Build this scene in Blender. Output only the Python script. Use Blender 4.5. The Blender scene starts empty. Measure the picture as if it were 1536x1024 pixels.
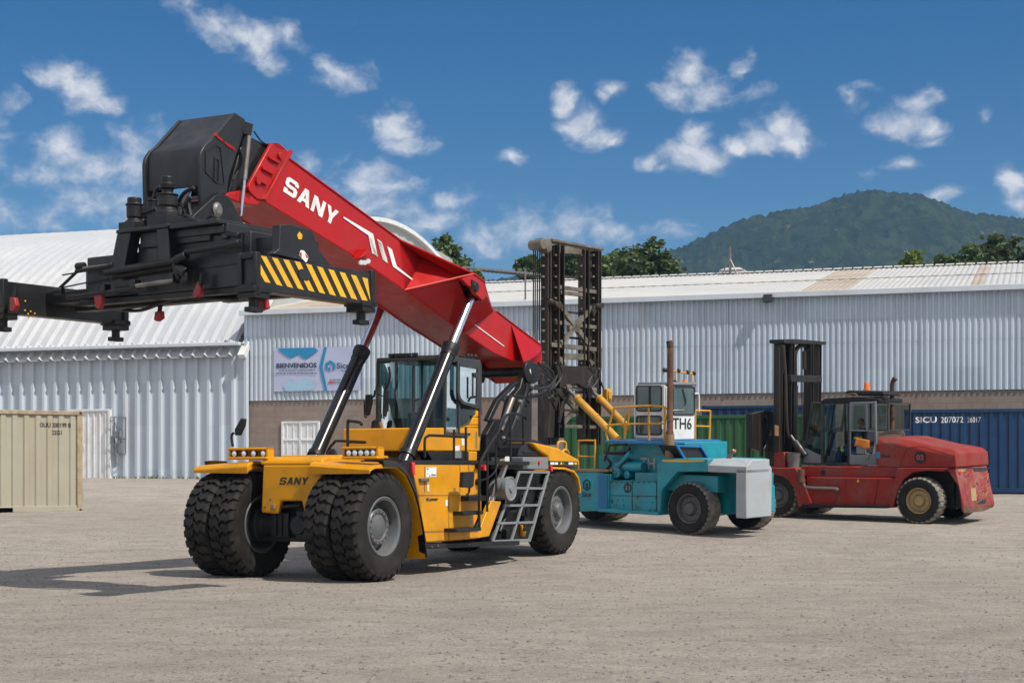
import bpy, bmesh, math, random
from mathutils import Matrix, Vector, noise, Euler
FPX, HOR, CH = 2400.0, 706.0, 1.6      # lens in pixels of the 1536 wide photo, horizon row, eye height
rnd = random.Random(11)
scene = bpy.context.scene
COL = scene.collection
R = math.radians

# ------------------------------------------------------------------ helpers
def zoom(x0, y0, s):
    return lambda *p: [(x0 + a / s, y0 + b / s) for a, b in p]

def lerp_table(t, x):
    if x <= t[0][0]: return t[0][1]
    for (a, b), (c, d) in zip(t, t[1:]):
        if x <= c: return b + (d - b) * (x - a) / (c - a)
    return t[-1][1]
GT = [(-50, 0), (27.5, 0), (33, .27), (36, .405), (41, .60), (50, .93), (60, 1.30), (70, 1.5), (4000, 1.5)]
def gz(y):
    return sum(lerp_table(GT, y + k) for k in (-1.5, -.75, 0, .75, 1.5)) / 5

class Frame:
    """A thing's own axes: x ahead, y to its left, z up; on() meets a sight line with one of its planes."""
    def __init__(s, loc, fwd, up=(0, 0, 1)):
        z = Vector(up).normalized(); x = Vector((fwd[0], fwd[1], 0)); x = (x - z * x.dot(z)).normalized(); y = z.cross(x)
        s.M = Matrix(((x.x, y.x, z.x, loc[0]), (x.y, y.y, z.y, loc[1]), (x.z, y.z, z.z, loc[2]), (0, 0, 0, 1)))
        s.I = s.M.inverted()
    def on(s, p, ax, val):
        d = s.I.to_3x3() @ Vector(((p[0] - 768) / FPX, 1, (HOR - p[1]) / FPX)); c = s.I @ Vector((0, 0, CH))
        return c + d * ((val - c[ax]) / d[ax])
    def ons(s, pts, ax, val): return [s.on(p, ax, val) for p in pts]

def slope_up(y):
    return (0, -(gz(y + 1) - gz(y - 1)) / 2, 1)

class MB:
    def __init__(s, xf=None): s.v = []; s.f = []; s.m = []; s.xf = xf
    def add(s, vs, fs, mi=0):
        n = len(s.v); s.v += [Vector(v) for v in vs]; s.f += [[i + n for i in f] for f in fs]; s.m += [mi] * len(fs)
    def box(s, c, d, rot=None, mi=0):
        x, y, z = d[0] / 2, d[1] / 2, d[2] / 2
        vs = [Vector((a, b, e)) for a in (-x, x) for b in (-y, y) for e in (-z, z)]
        if rot: 
            m = Euler(rot).to_matrix(); vs = [m @ v for v in vs]
        c = Vector(c)
        s.add([v + c for v in vs], [(0, 1, 3, 2), (4, 6, 7, 5), (0, 4, 5, 1), (2, 3, 7, 6), (0, 2, 6, 4), (1, 5, 7, 3)], mi)
    def b2(s, lo, hi, mi=0):
        s.box([(a + b) / 2 for a, b in zip(lo, hi)], [abs(b - a) for a, b in zip(lo, hi)], None, mi)
    def loft(s, rings, cap=True, mi=0, closed=True):
        n = len(rings[0]); vs = [v for r in rings for v in r]; fs = []
        for k in range(len(rings) - 1):
            for i in range(n if closed else n - 1):
                j = (i + 1) % n; fs.append((k * n + i, k * n + j, (k + 1) * n + j, (k + 1) * n + i))
        if cap and closed: fs += [tuple(range(n)), tuple(range((len(rings) - 1) * n, len(rings) * n))]
        s.add(vs, fs, mi)
    def pr(s, pts, ax, a, b, mi=0):
        """extrude an outline (3-D points; their own coordinate on axis ax is replaced) from a to b along ax"""
        def put(p, v): p = list(p); p[ax] = v; return Vector(p)
        s.loft([[put(p, a) for p in pts], [put(p, b) for p in pts]], True, mi)
    def tube(s, pts, r, n=8, mi=0, cap=True, sq=0):
        pts = [Vector(p) for p in pts]; rs = r if isinstance(r, (list, tuple)) else [r] * len(pts); rings = []; up = None
        for i, p in enumerate(pts):
            d = (pts[min(i + 1, len(pts) - 1)] - pts[max(i - 1, 0)]).normalized()
            if up is None: up = Vector((0, 0, 1)) if abs(d.z) < .9 else Vector((0, 1, 0))
            x = d.cross(up).normalized(); up = x.cross(d).normalized()
            o = math.pi / 4 if n == 4 else 0
            rings.append([p + (x * math.cos(o + 2 * math.pi * k / n) + up * math.sin(o + 2 * math.pi * k / n)) * rs[i] for k in range(n)])
        s.loft(rings, cap, mi)
    def curve(s, pts, r, n=8, k=6, mi=0):
        pts = [Vector(p) for p in pts]; q = [pts[0] * 2 - pts[1]] + pts + [pts[-1] * 2 - pts[-2]]; out = []
        for i in range(1, len(q) - 2):
            for t in range(k):
                t /= k; a, b, c, d = q[i - 1:i + 3]
                out.append(.5 * ((2 * b) + (c - a) * t + (2 * a - 5 * b + 4 * c - d) * t * t + (3 * b - a - 3 * c + d) * t ** 3))
        s.tube(out + [pts[-1]], r, n, mi)
    def lathe(s, prof, c, ax=1, n=32, mi=0, cap=True, arc=None):
        c = Vector(c); a, b = [(1, 2), (2, 0), (0, 1)][ax]; rings = []
        for t, r in prof:
            ring = []
            for k in range(n):
                p = Vector((0, 0, 0)); p[ax] = t; p[a] = r * math.cos(2 * math.pi * k / n); p[b] = r * math.sin(2 * math.pi * k / n); ring.append(c + p)
            rings.append(ring)
        s.loft(rings, cap, mi)
    def sphere(s, c, r, n=10, mi=0, sc=(1, 1, 1)):
        c = Vector(c); rings = []
        for i in range(n // 2 + 1):
            t = math.pi * i / (n // 2); rr = max(math.sin(t), .02)
            rings.append([c + Vector((sc[0] * r * rr * math.cos(2 * math.pi * k / n), sc[1] * r * rr * math.sin(2 * math.pi * k / n), -sc[2] * r * math.cos(t))) for k in range(n)])
        s.loft(rings, True, mi)
    def build(s, name, mats, parent=None, bevel=0, smooth=32, seg=2, label=None, loc=None):
        me = bpy.data.meshes.new(name)
        vs = [s.xf @ v for v in s.v] if s.xf else s.v
        me.from_pydata([v[:] for v in vs], [], s.f)
        if not isinstance(mats, (list, tuple)): mats = [mats]
        for m in mats: me.materials.append(m)
        me.polygons.foreach_set('material_index', s.m)
        bm = bmesh.new(); bm.from_mesh(me); bmesh.ops.recalc_face_normals(bm, faces=bm.faces); bm.to_mesh(me); bm.free()
        if smooth:
            me.polygons.foreach_set('use_smooth', [True] * len(me.polygons)); me.set_sharp_from_angle(angle=R(smooth))
        me.update()
        o = bpy.data.objects.new(name, me); COL.objects.link(o)
        if parent: o.parent = parent
        if loc: o.location = loc
        if bevel:
            b = o.modifiers.new('bevel', 'BEVEL'); b.width = bevel; b.segments = seg; b.limit_method = 'ANGLE'; b.angle_limit = R(38); b.harden_normals = False
        if label: o['label'] = label
        return o

def tag(o, label=None, cat=None, group=None, kind=None):
    if label: o['label'] = label
    if cat: o['category'] = cat
    if group: o['group'] = group
    if kind: o['kind'] = kind
    return o
def thing(name, M, label, cat, group=None):
    o = bpy.data.objects.new(name, None); COL.objects.link(o); o.matrix_world = M; o.empty_display_size = .3
    return tag(o, label, cat, group)

def flat_text(name, string, mat, parent, o, xe, ye, thick=.004, bold=0.0, xf=None, label=None, wrap=None):
    """lettering laid as thin raised sheet: o is its lower left corner, xe its lower right, ye its upper left"""
    cu = bpy.data.curves.new('lettering', 'FONT'); cu.body = string; cu.offset = bold; cu.fill_mode = 'FRONT'; cu.resolution_u = 3
    t = bpy.data.objects.new('lettering', cu); COL.objects.link(t)
    me = bpy.data.meshes.new_from_object(t.evaluated_get(bpy.context.evaluated_depsgraph_get()))
    bpy.data.objects.remove(t); bpy.data.curves.remove(cu)
    xs = [v.co.x for v in me.vertices]; ys = [v.co.y for v in me.vertices]
    x0, x1, y0, y1 = min(xs), max(xs), min(ys), max(ys)
    o, X, Y = Vector(o), Vector(xe) - Vector(o), Vector(ye) - Vector(o); N = X.cross(Y).normalized() * thick
    bm = bmesh.new(); bm.from_mesh(me)
    for v in bm.verts: v.co = o + X * ((v.co.x - x0) / (x1 - x0)) + Y * ((v.co.y - y0) / (y1 - y0)) + N
    if wrap:   # painted on a ribbed sheet: follow its profile
        bmesh.ops.triangulate(bm, faces=bm.faces); bmesh.ops.subdivide_edges(bm, edges=bm.edges, cuts=3, use_grid_fill=True)
        for v in bm.verts: v.co.y = wrap(v.co.x) - .004
    bm.to_mesh(me); bm.free(); me.materials.clear(); me.materials.append(mat); me.name = name
    if xf: me.transform(xf)
    ob = bpy.data.objects.new(name, me); COL.objects.link(ob); ob.parent = parent
    if label: ob['label'] = label
    return ob

BLOCK = {  # heavy slab letters in a 1 x 1 box
 'S': [[(.05,0),(.82,0),(1,.14),(1,.46),(.84,.6),(.28,.6),(.28,.78),(.72,.78),(.72,.7),(1,.7),(1,.86),(.84,1),(.18,1),(0,.86),(0,.54),(.16,.4),(.72,.4),(.72,.22),(.28,.22),(.28,.3),(0,.3),(0,.05)]],
 'A': [[(0,0),(.28,0),(.36,.2),(.64,.2),(.72,0),(1,0),(.66,1),(.34,1)], [(.43,.4),(.57,.4),(.5,.68)]],
 'N': [[(0,0),(.27,0),(.27,.55),(.7,0),(1,0),(1,1),(.73,1),(.73,.45),(.3,1),(0,1)]],
 'Y': [[(.36,0),(.64,0),(.64,.38),(1,1),(.7,1),(.5,.62),(.3,1),(0,1),(.36,.38)]]}
def block_text(name, string, mat, parent, o, xe, ye, thick=.005, gap=.14, xf=None):
    o, X, Y = Vector(o), Vector(xe) - Vector(o), Vector(ye) - Vector(o); N = X.cross(Y).normalized() * thick
    n = len(string); wl = 1 / (n + gap * (n - 1)); bm = bmesh.new()
    for i, c in enumerate(string):
        x0 = i * wl * (1 + gap); P = BLOCK[c]
        pt = lambda q: o + X * (x0 + q[0] * wl) + Y * q[1] + N
        if len(P) == 1: bm.faces.new([bm.verts.new(pt(q)) for q in P[0]])
        else:   # the A: cut at its counter
            a = [(0,0),(.28,0),(.36,.2),(.43,.4),(.5,.68),(.5,1),(.34,1)]; b = [(1 - x, y) for x, y in a][::-1]
            for q in (a, b, [(.36,.2),(.64,.2),(.57,.4),(.43,.4)]): bm.faces.new([bm.verts.new(pt(k)) for k in q])
    me = bpy.data.meshes.new(name); bm.to_mesh(me); bm.free(); me.materials.append(mat)
    if xf: me.transform(xf)
    ob = bpy.data.objects.new(name, me); COL.objects.link(ob); ob.parent = parent
    return ob

# ------------------------------------------------------------------ materials
class NT:
    def __init__(s, tree): s.t = tree
    def n(s, typ, ins=None, **props):
        nd = s.t.nodes.new(typ)
        for k, v in props.items(): setattr(nd, k, v)
        for k, v in (ins or {}).items():
            if hasattr(v, 'node') or isinstance(v, bpy.types.NodeSocket): s.t.links.new(v, nd.inputs[k])
            else: nd.inputs[k].default_value = v
        return nd
    def ramp(s, fac, stops):
        nd = s.n('ShaderNodeValToRGB', {'Fac': fac}); e = nd.color_ramp.elements
        while len(e) < len(stops): e.new(.5)
        for el, (p, c) in zip(e, stops): el.position = p; el.color = c if len(c) == 4 else (*c, 1)
        return nd.outputs['Color']
    def noise(s, vec, scale, detail=4, rough=.55, dist=0, out='Fac'):
        return s.n('ShaderNodeTexNoise', {'Vector': vec, 'Scale': scale, 'Detail': detail, 'Roughness': rough, 'Distortion': dist}).outputs[out]
    def math(s, op, a, b=0.0, c=0.0, clamp=False):
        return s.n('ShaderNodeMath', {0: a, 1: b, 2: c}, operation=op, use_clamp=clamp).outputs[0]
    def mix(s, fac, a, b, blend='MIX'):
        nd = s.n('ShaderNodeMix', data_type='RGBA', blend_type=blend)
        for k, v in ((0, fac), (6, a), (7, b)):
            if isinstance(v, bpy.types.NodeSocket): s.t.links.new(v, nd.inputs[k])
            else: nd.inputs[k].default_value = v if k == 0 or len(v) == 4 else (*v, 1)
        return nd.outputs[2]
    def mapping(s, vec, scale=(1, 1, 1), loc=(0, 0, 0), rot=(0, 0, 0)):
        return s.n('ShaderNodeMapping', {'Vector': vec, 'Scale': scale, 'Location': loc, 'Rotation': rot}).outputs[0]

def new_mat(name):
    m = bpy.data.materials.new(name); m.use_nodes = True; t = m.node_tree; t.nodes.clear()
    k = NT(t); out = k.n('ShaderNodeOutputMaterial'); b = k.n('ShaderNodeBsdfPrincipled'); t.links.new(b.outputs[0], out.inputs[0])
    k.b = b; k.out = out; k.obj = k.n('ShaderNodeTexCoord').outputs['Object']
    return m, k
def link(k, sock, name):
    k.t.links.new(sock, k.b.inputs[name])

def paint(name, col, rough=.4, metal=0, var=.12, vs=1.5, dirt=None, da=.35, ds=2.5, bump=0.0, bs=40, coat=0, streak=False, spec=.5, chips=None, ca=.62):
    m, k = new_mat(name)
    n1 = k.noise(k.obj, vs, 5, .6)
    c = k.ramp(n1, [(.25, [x * (1 - var) for x in col]), (.75, [min(1, x * (1 + var)) for x in col])])
    v = k.obj
    if streak: v = k.mapping(k.obj, (1, 1, .12))
    if dirt:
        f = k.ramp(k.noise(v, ds, 6, .65), [(.5 - da * .12, (0, 0, 0)), (.72, (da * 1.6,) * 3)]); c = k.mix(f, c, dirt)
    if chips:
        f = k.ramp(k.noise(k.obj, 7, 8, .7), [(ca, (0, 0, 0)), (ca + .03, (1, 1, 1))]); c = k.mix(f, c, chips)
    link(k, c, 'Base Color')
    rr = k.ramp(k.noise(k.obj, vs * 3, 4), [(.3, (rough * .8,) * 3), (.7, (min(1, rough * 1.25),) * 3)]); link(k, rr, 'Roughness')
    k.b.inputs['Metallic'].default_value = metal; k.b.inputs['Coat Weight'].default_value = coat; k.b.inputs['Specular IOR Level'].default_value = spec
    if bump:
        bn = k.n('ShaderNodeBump', {'Strength': bump, 'Distance': .02, 'Height': k.noise(k.obj, bs, 3)}); link(k, bn.outputs[0], 'Normal')
    return m

DUST = (.30, .26, .21)
M = dict(
 yellow=paint('yellow_paint', (.63, .275, .002), .32, var=.06, dirt=(.36, .17, .02), da=.4, spec=.28, bump=.05, bs=1.4),
 red=paint('red_paint', (.38, .005, .005), .34, var=.06, dirt=(.24, .016, .012), da=.3, spec=.3, bump=.06, bs=1.4),
 black=paint('black_paint', (.009, .0094, .0105), .45, var=.2, dirt=(.035, .033, .03), da=.25, spec=.35),
 blackgrey=paint('charcoal_paint', (.0115, .0122, .014), .40, var=.15, dirt=(.04, .038, .035), da=.25, spec=.4),
 frame=paint('dark_grey_frame_paint', (.024, .027, .029), .45, var=.15, dirt=(.08, .075, .07), da=.3),
 grey=paint('grey_paint', (.17, .19, .205), .45, var=.1, dirt=(.2, .18, .15), da=.3),
 rim=paint('silver_rim_paint', (.11, .12, .13), .42, .25, var=.12, dirt=(.16, .14, .12), da=.45, ds=5),
 rubber=paint('tyre_rubber', (.0125, .0118, .011), .72, var=.3, vs=4, dirt=(.05, .042, .034), da=.3, ds=3, bump=.3, bs=60, spec=.3),
 dusty_rubber=paint('dusty_tyre_rubber', (.13, .117, .103), .9, var=.3, vs=4, dirt=(.27, .24, .205), da=.75, ds=4, bump=.3, bs=60),
 chrome=paint('chrome_rod', (.60, .61, .63), .22, 1, var=.06),
 gloss=paint('gloss_black_barrel', (.010, .010, .011), .24, var=.15),
 steel=paint('worn_steel', (.22, .21, .20), .45, .7, var=.25, dirt=(.12, .08, .05), da=.5),
 white=paint('white_paint', (.72, .73, .73), .45, var=.05, dirt=(.45, .4, .33), da=.3),
 ink=paint('black_ink', (.014, .014, .016), .5),
 redflip=paint('guide_red_paint', (.33, .012, .012), .45, var=.15, dirt=(.06, .03, .03), da=.5),
 red02=paint('bright_number_red', (.42, .07, .06), .6),
 redlens=paint('red_lens', (.5, .01, .01), .2, coat=.5),
 amber=paint('amber_lens', (.75, .17, .005), .25, coat=.5),
 lens=paint('clear_lamp_lens', (.75, .78, .80), .12, .3, coat=.8),
 hose=paint('rubber_hose', (.015, .015, .016), .5),
 cabin=paint('dark_cab_lining', (.03, .034, .036), .7, var=.2),
 seat=paint('dark_seat_cloth', (.022, .025, .035), .85, var=.2),
 stripe=paint('hazard_yellow', (.72, .40, .01), .4, var=.06, dirt=(.3, .2, .05), da=.25),
 teal=paint('teal_paint', (.005, .245, .315), .42, var=.12, vs=2, dirt=(.03, .14, .16), da=.55, chips=(.07, .08, .08), ca=.685),
 teal_top=paint('bright_blue_paint', (.012, .15, .36), .4, var=.12),
 cwhite=paint('pale_grey_counterweight_paint', (.33, .365, .39), .55, var=.07, dirt=(.29, .27, .23), da=.35, chips=(.25, .22, .18), ca=.72),
 cabwhite=paint('white_cab_paint', (.66, .67, .66), .42, var=.06, dirt=(.45, .42, .36), da=.35),
 mast=paint('greasy_mast_steel', (.018, .016, .014), .6, .2, var=.4, vs=3, dirt=(.085, .056, .034), da=.55, ds=3, streak=True),
 mastlight=paint('worn_grey_mast_steel', (.17, .155, .13), .6, .2, var=.3, vs=3, dirt=(.06, .038, .022), da=.5, ds=4),
 dkmast=paint('black_fork_mast_steel', (.016, .015, .015), .45, .2, var=.35, vs=3, dirt=(.06, .045, .03), da=.4, ds=3, streak=True),
 rail=paint('yellow_rail_paint', (.62, .29, .015), .45, var=.15, dirt=(.25, .15, .06), da=.4),
 cylyellow=paint('dull_yellow_cylinder', (.50, .25, .015), .45, var=.2, dirt=(.14, .08, .03), da=.5),
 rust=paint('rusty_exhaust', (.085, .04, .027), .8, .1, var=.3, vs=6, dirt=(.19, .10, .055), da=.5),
 ochre=paint('ochre_pipe', (.27, .17, .08), .7, var=.25, vs=5, dirt=(.12, .07, .04), da=.5),
 oldred=paint('faded_red_paint', (.245, .019, .013), .55, spec=.3, var=.14, vs=2, dirt=(.19, .065, .05), da=.6, chips=(.13, .10, .08), ca=.69),
 oldred_scraped=paint('scraped_red_paint', (.25, .018, .019), .55, var=.18, vs=2, dirt=(.25, .12, .09), da=.6, chips=(.24, .19, .15), ca=.61),
 rimtan=paint('tan_rim_paint', (.38, .255, .12), .55, var=.2, vs=6, dirt=(.16, .11, .06), da=.5, ds=6),
 rimdark=paint('dark_rim', (.085, .085, .088), .6, var=.2, dirt=(.14, .12, .1), da=.4),
 beige=paint('beige_container_paint', (.345, .325, .25), .55, var=.06, vs=1.2, dirt=(.30, .255, .17), da=.35, streak=True, chips=(.22, .11, .05), ca=.735),
 rustedge=paint('rusty_beige_steel', (.34, .29, .20), .65, var=.15, vs=4, dirt=(.24, .12, .06), da=.55, ds=5),
 cblue=paint('blue_container_paint', (.001, .028, .088), .45, var=.14, vs=1.2, dirt=(.008, .036, .095), da=.4, streak=True),
 cgreen=paint('green_container_paint', (.008, .070, .022), .5, var=.16, vs=1.2, dirt=(.025, .06, .03), da=.4, streak=True),
 orange=paint('orange_cloth', (.62, .20, .03), .9, var=.15, vs=20, bump=.5, bs=120),
 bucket=paint('dull_grey_bucket', (.17, .17, .17), .6, var=.2, dirt=(.07, .06, .05), da=.6),
 jacket=paint('blue_work_cloth', (.012, .055, .13), .9, var=.2, vs=15),
 hivis=paint('lime_reflective_band', (.45, .62, .05), .8),
 skin=paint('skin', (.30, .16, .10), .6), hair=paint('dark_hair', (.01, .008, .007), .7),
 galv=paint('galvanised_sheet', (.56, .60, .645), .42, .15, var=.07, vs=.35, dirt=(.42, .42, .41), da=.3, ds=.6, streak=True),
 galvold=paint('weathered_sheet', (.585, .645, .715), .5, .0, var=.1, vs=.5, dirt=(.33, .31, .29), da=.5, ds=.7, streak=True),
 gable=paint('grey_gable_sheet', (.38, .40, .38), .5, var=.06, vs=.3, dirt=(.45, .45, .42), da=.3),
 hangar=paint('white_hangar_sheet', (.42, .435, .455), .42, .1, var=.05, vs=.25, dirt=(.55, .55, .54), da=.3, ds=.4),
 hangarwall=paint('pale_hangar_wall_sheet', (.54, .62, .70), .45, .0, var=.08, vs=.4, dirt=(.40, .41, .41), da=.35, ds=.7, streak=True),
 roofwhite=paint('white_roof_sheet', (.43, .43, .415), .5, var=.06, vs=.3, dirt=(.50, .46, .40), da=.4, ds=.3),
 rooftan=paint('brown_weathered_roof_sheet', (.36, .31, .25), .7, var=.12, vs=.6, dirt=(.22, .18, .14), da=.4, ds=.8),
 doorwhite=paint('white_door_sheet', (.66, .68, .69), .45, var=.05, dirt=(.45, .38, .3), da=.3),
 darkroof=paint('old_grey_roof_sheet', (.17, .17, .17), .7, var=.2),
 bark=paint('bark', (.06, .045, .032), .9, var=.3, vs=6),
 banner_white=paint('white_banner_cloth', (.40, .44, .60), .6, var=.04, vs=3),
 banner_blue=paint('blue_banner_ink', (.012, .21, .42), .55), banner_pale=paint('pale_blue_banner_ink', (.30, .46, .60), .55),
 banner_navy=paint('navy_banner_ink', (.012, .02, .06), .55), banner_grey=paint('grey_banner_ink', (.16, .18, .24), .55), banner_red=paint('red_banner_ink', (.5, .08, .08), .55),
 stone=paint('small_stones', (.17, .15, .13), .9, var=.3, vs=30),
 weed=paint('dry_weed', (.10, .12, .035), .8, var=.4, vs=8),
)
def sheen(name, tint, fac=.72, rough=.03):
    m = bpy.data.materials.new(name); m.use_nodes = True; t = m.node_tree; t.nodes.clear(); k = NT(t)
    fr = k.n('ShaderNodeFresnel', {'IOR': 1.5}); tr = k.n('ShaderNodeBsdfTransparent', {'Color': (*tint, 1)}); gl = k.n('ShaderNodeBsdfGlossy', {'Color': (.85, .95, .97, 1), 'Roughness': rough})
    f = k.math('MULTIPLY_ADD', fr.outputs[0], .6, .015, True)
    mx = k.n('ShaderNodeMixShader', {0: f, 1: tr.outputs[0], 2: gl.outputs[0]}); out = k.n('ShaderNodeOutputMaterial', {0: mx.outputs[0]})
    return m
M['glass'] = sheen('tinted_cab_glass', (.36, .52, .53)); M['glassdark'] = sheen('dark_cab_glass', (.42, .55, .55))

def leaf_mat(name, a, b):
    m, k = new_mat(name); 
    g = k.n('ShaderNodeNewGeometry')
    c = k.ramp(g.outputs['Random Per Island'], [(0, a), (1, b)])
    n = k.noise(k.obj, .8, 3); c = k.mix(k.ramp(n, [(.35, (0, 0, 0)), (.7, (.6, .6, .6))]), c, [x * 1.5 for x in b])
    link(k, c, 'Base Color'); k.b.inputs['Roughness'].default_value = .6
    k.b.inputs['Transmission Weight'].default_value = 0
    tl = k.n('ShaderNodeBsdfTranslucent', {'Color': c}); mx = k.n('ShaderNodeMixShader', {0: .25, 1: k.b.outputs[0], 2: tl.outputs[0]}); k.t.links.new(mx.outputs[0], k.out.inputs[0])
    return m
M['leafdark'] = leaf_mat('dark_leaves', (.020, .038, .011), (.055, .090, .024))
M['leafmid'] = leaf_mat('green_leaves', (.032, .058, .012), (.085, .13, .028))
M['leaflime'] = leaf_mat('yellow_green_leaves', (.08, .13, .015), (.15, .21, .03))

def ground_mat():
    m, k = new_mat('packed_gravel_yard'); o = k.obj
    big = k.noise(o, .12, 6, .6); mid = k.noise(o, 1.1, 6, .65, .3); st = k.noise(k.mapping(o, (.6, 1.1, 1)), 1.6, 7, .7, .6); fine = k.noise(o, 26, 5, .7); grit = k.noise(o, 120, 3, .7)
    c = k.ramp(big, [(.3, (.45, .395, .335)), (.5, (.545, .485, .415)), (.72, (.61, .55, .475))])
    c = k.mix(k.ramp(st, [(.42, (0, 0, 0)), (.66, (.6, .6, .6))]), c, (.30, .268, .235))
    c = k.mix(k.ramp(mid, [(.5, (0, 0, 0)), (.72, (.5, .5, .5))]), c, (.47, .43, .385))
    c = k.mix(k.ramp(fine, [(.5, (0, 0, 0)), (.66, (.6,) * 3)]), c, (.22, .195, .168)); c = k.mix(k.ramp(k.noise(k.mapping(o, (.8, 1.1, 1)), 13, 7, .75, .7), [(.53, (0, 0, 0)), (.60, (.55,) * 3)]), c, (.23, .203, .175)); c = k.mix(k.ramp(k.noise(o, 19, 5, .7), [(.58, (0, 0, 0)), (.70, (.6,) * 3)]), c, (.60, .56, .50))
    c = k.mix(k.ramp(grit, [(.58, (0, 0, 0)), (.74, (.7, .7, .7))]), c, (.50, .465, .42)); c = k.mix(k.ramp(k.noise(o, 70, 4, .7), [(.54, (0, 0, 0)), (.66, (.75,) * 3)]), c, (.15, .13, .11))
    vo = k.n('ShaderNodeTexVoronoi', {'Vector': k.mapping(o, (1, 1.3, 1)), 'Scale': 7.0, 'Randomness': 1.0}); spots = k.ramp(vo.outputs['Distance'], [(.05, (.9,) * 3), (.10, (0, 0, 0))])
    c = k.mix(spots, c, (.10, .088, .075))
    ck = k.n('ShaderNodeTexVoronoi', {'Vector': k.n('ShaderNodeMix', {0: .12, 4: o, 5: k.n('ShaderNodeTexNoise', {'Vector': o, 'Scale': 2.2, 'Detail': 5}).outputs['Color']}, data_type='VECTOR').outputs[1], 'Scale': .9}, feature='DISTANCE_TO_EDGE')
    ckf = k.math('MULTIPLY', k.ramp(ck.outputs['Distance'], [(.003, (1, 1, 1)), (.012, (0, 0, 0))]), k.ramp(k.noise(o, .35, 4), [(.60, (0, 0, 0)), (.72, (.5,) * 3)]))
    c = k.mix(ckf, c, (.13, .115, .10))
    fl = k.noise(k.mapping(o, (.55, 1.5, 1)), 34, 4, .6, .8); patch = k.ramp(k.noise(o, 1.7, 3), [(.36, (.25,) * 3), (.62, (1, 1, 1))])
    c = k.mix(k.math('MULTIPLY', k.ramp(fl, [(.555, (0, 0, 0)), (.62, (.8,) * 3)]), patch), c, (.115, .10, .086))
    link(k, c, 'Base Color'); k.b.inputs['Roughness'].default_value = .95; k.b.inputs['Specular IOR Level'].default_value = .2
    hgt = k.math('ADD', k.math('MULTIPLY', fine, .6), k.math('ADD', k.math('MULTIPLY', grit, .3), k.math('SUBTRACT', k.math('MULTIPLY', mid, 1.2), k.math('MULTIPLY', ckf, .5))))
    bn = k.n('ShaderNodeBump', {'Strength': 1.0, 'Distance': .09, 'Height': hgt}); link(k, bn.outputs[0], 'Normal')
    return m
def block_mat():
    m, k = new_mat('grey_brown_blockwork'); v = k.n('ShaderNodeSeparateXYZ', {0: k.obj}); u = k.n('ShaderNodeCombineXYZ', {0: v.outputs[0], 1: v.outputs[2], 2: 0.0}).outputs[0]
    br = k.n('ShaderNodeTexBrick', {'Vector': u, 'Color1': (.20, .158, .132, 1), 'Color2': (.245, .20, .17, 1), 'Mortar': (.16, .135, .115, 1), 'Scale': 1.0, 'Mortar Size': .008, 'Mortar Smooth': .3, 'Brick Width': .4, 'Row Height': .2})
    c = k.mix(k.ramp(k.noise(k.obj, .7, 6, .65), [(.4, (0, 0, 0)), (.7, (.6,) * 3)]), br.outputs['Color'], (.27, .235, .205))
    c = k.mix(k.ramp(k.noise(k.mapping(k.obj, (1, 1, .5)), .35, 6, .7), [(.5, (0, 0, 0)), (.66, (.55,) * 3)]), c, (.20, .105, .08))
    link(k, c, 'Base Color'); k.b.inputs['Roughness'].default_value = .92
    bn = k.n('ShaderNodeBump', {'Strength': .5, 'Distance': .012, 'Height': k.math('ADD', k.math('MULTIPLY', br.outputs['Fac'], -1.0), k.math('MULTIPLY', k.noise(k.obj, 30, 4), .6))}); link(k, bn.outputs[0], 'Normal')
    return m
def hill_mat():
    m, k = new_mat('wooded_hillside'); 
    n1 = k.noise(k.obj, .01, 6, .6); n2 = k.noise(k.obj, .06, 5, .7); n3 = k.noise(k.obj, .02, 8, .75)
    c = k.ramp(n2, [(.32, (.007, .013, .008)), (.5, (.015, .025, .012)), (.7, (.032, .042, .019))])
    c = k.mix(k.ramp(n1, [(.4, (0, 0, 0)), (.65, (.5,) * 3)]), c, (.011, .020, .011))
    vc = k.n('ShaderNodeSeparateColor', {0: k.n('ShaderNodeTexVoronoi', {'Vector': k.obj, 'Scale': .11}).outputs['Color']}).outputs[0]
    c = k.mix(k.ramp(vc, [(.35, (0, 0, 0)), (.9, (.55,) * 3)]), c, (.036, .052, .022)); c = k.mix(k.ramp(vc, [(.0, (.6,) * 3), (.3, (0, 0, 0))]), c, (.010, .018, .010))
    z = k.n('ShaderNodeSeparateXYZ', {0: k.obj}).outputs[2]
    rock = k.math('MULTIPLY', k.ramp(k.noise(k.mapping(k.obj, (1, 1, 1.6)), .028, 8, .72), [(.63, (0, 0, 0)), (.66, (1, 1, 1))]), k.ramp(k.math('MULTIPLY', z, 1 / 260), [(.1, (1, 1, 1)), (.75, (.5,) * 3), (.95, (0, 0, 0))]))
    c = k.mix(rock, c, (.27, .23, .18))
    link(k, c, 'Base Color'); k.b.inputs['Roughness'].default_value = 1; k.b.inputs['Specular IOR Level'].default_value = 0
    bn = k.n('ShaderNodeBump', {'Strength': .9, 'Distance': 6.0, 'Height': k.noise(k.obj, .11, 4, .7)}); link(k, bn.outputs[0], 'Normal')
    return m
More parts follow.
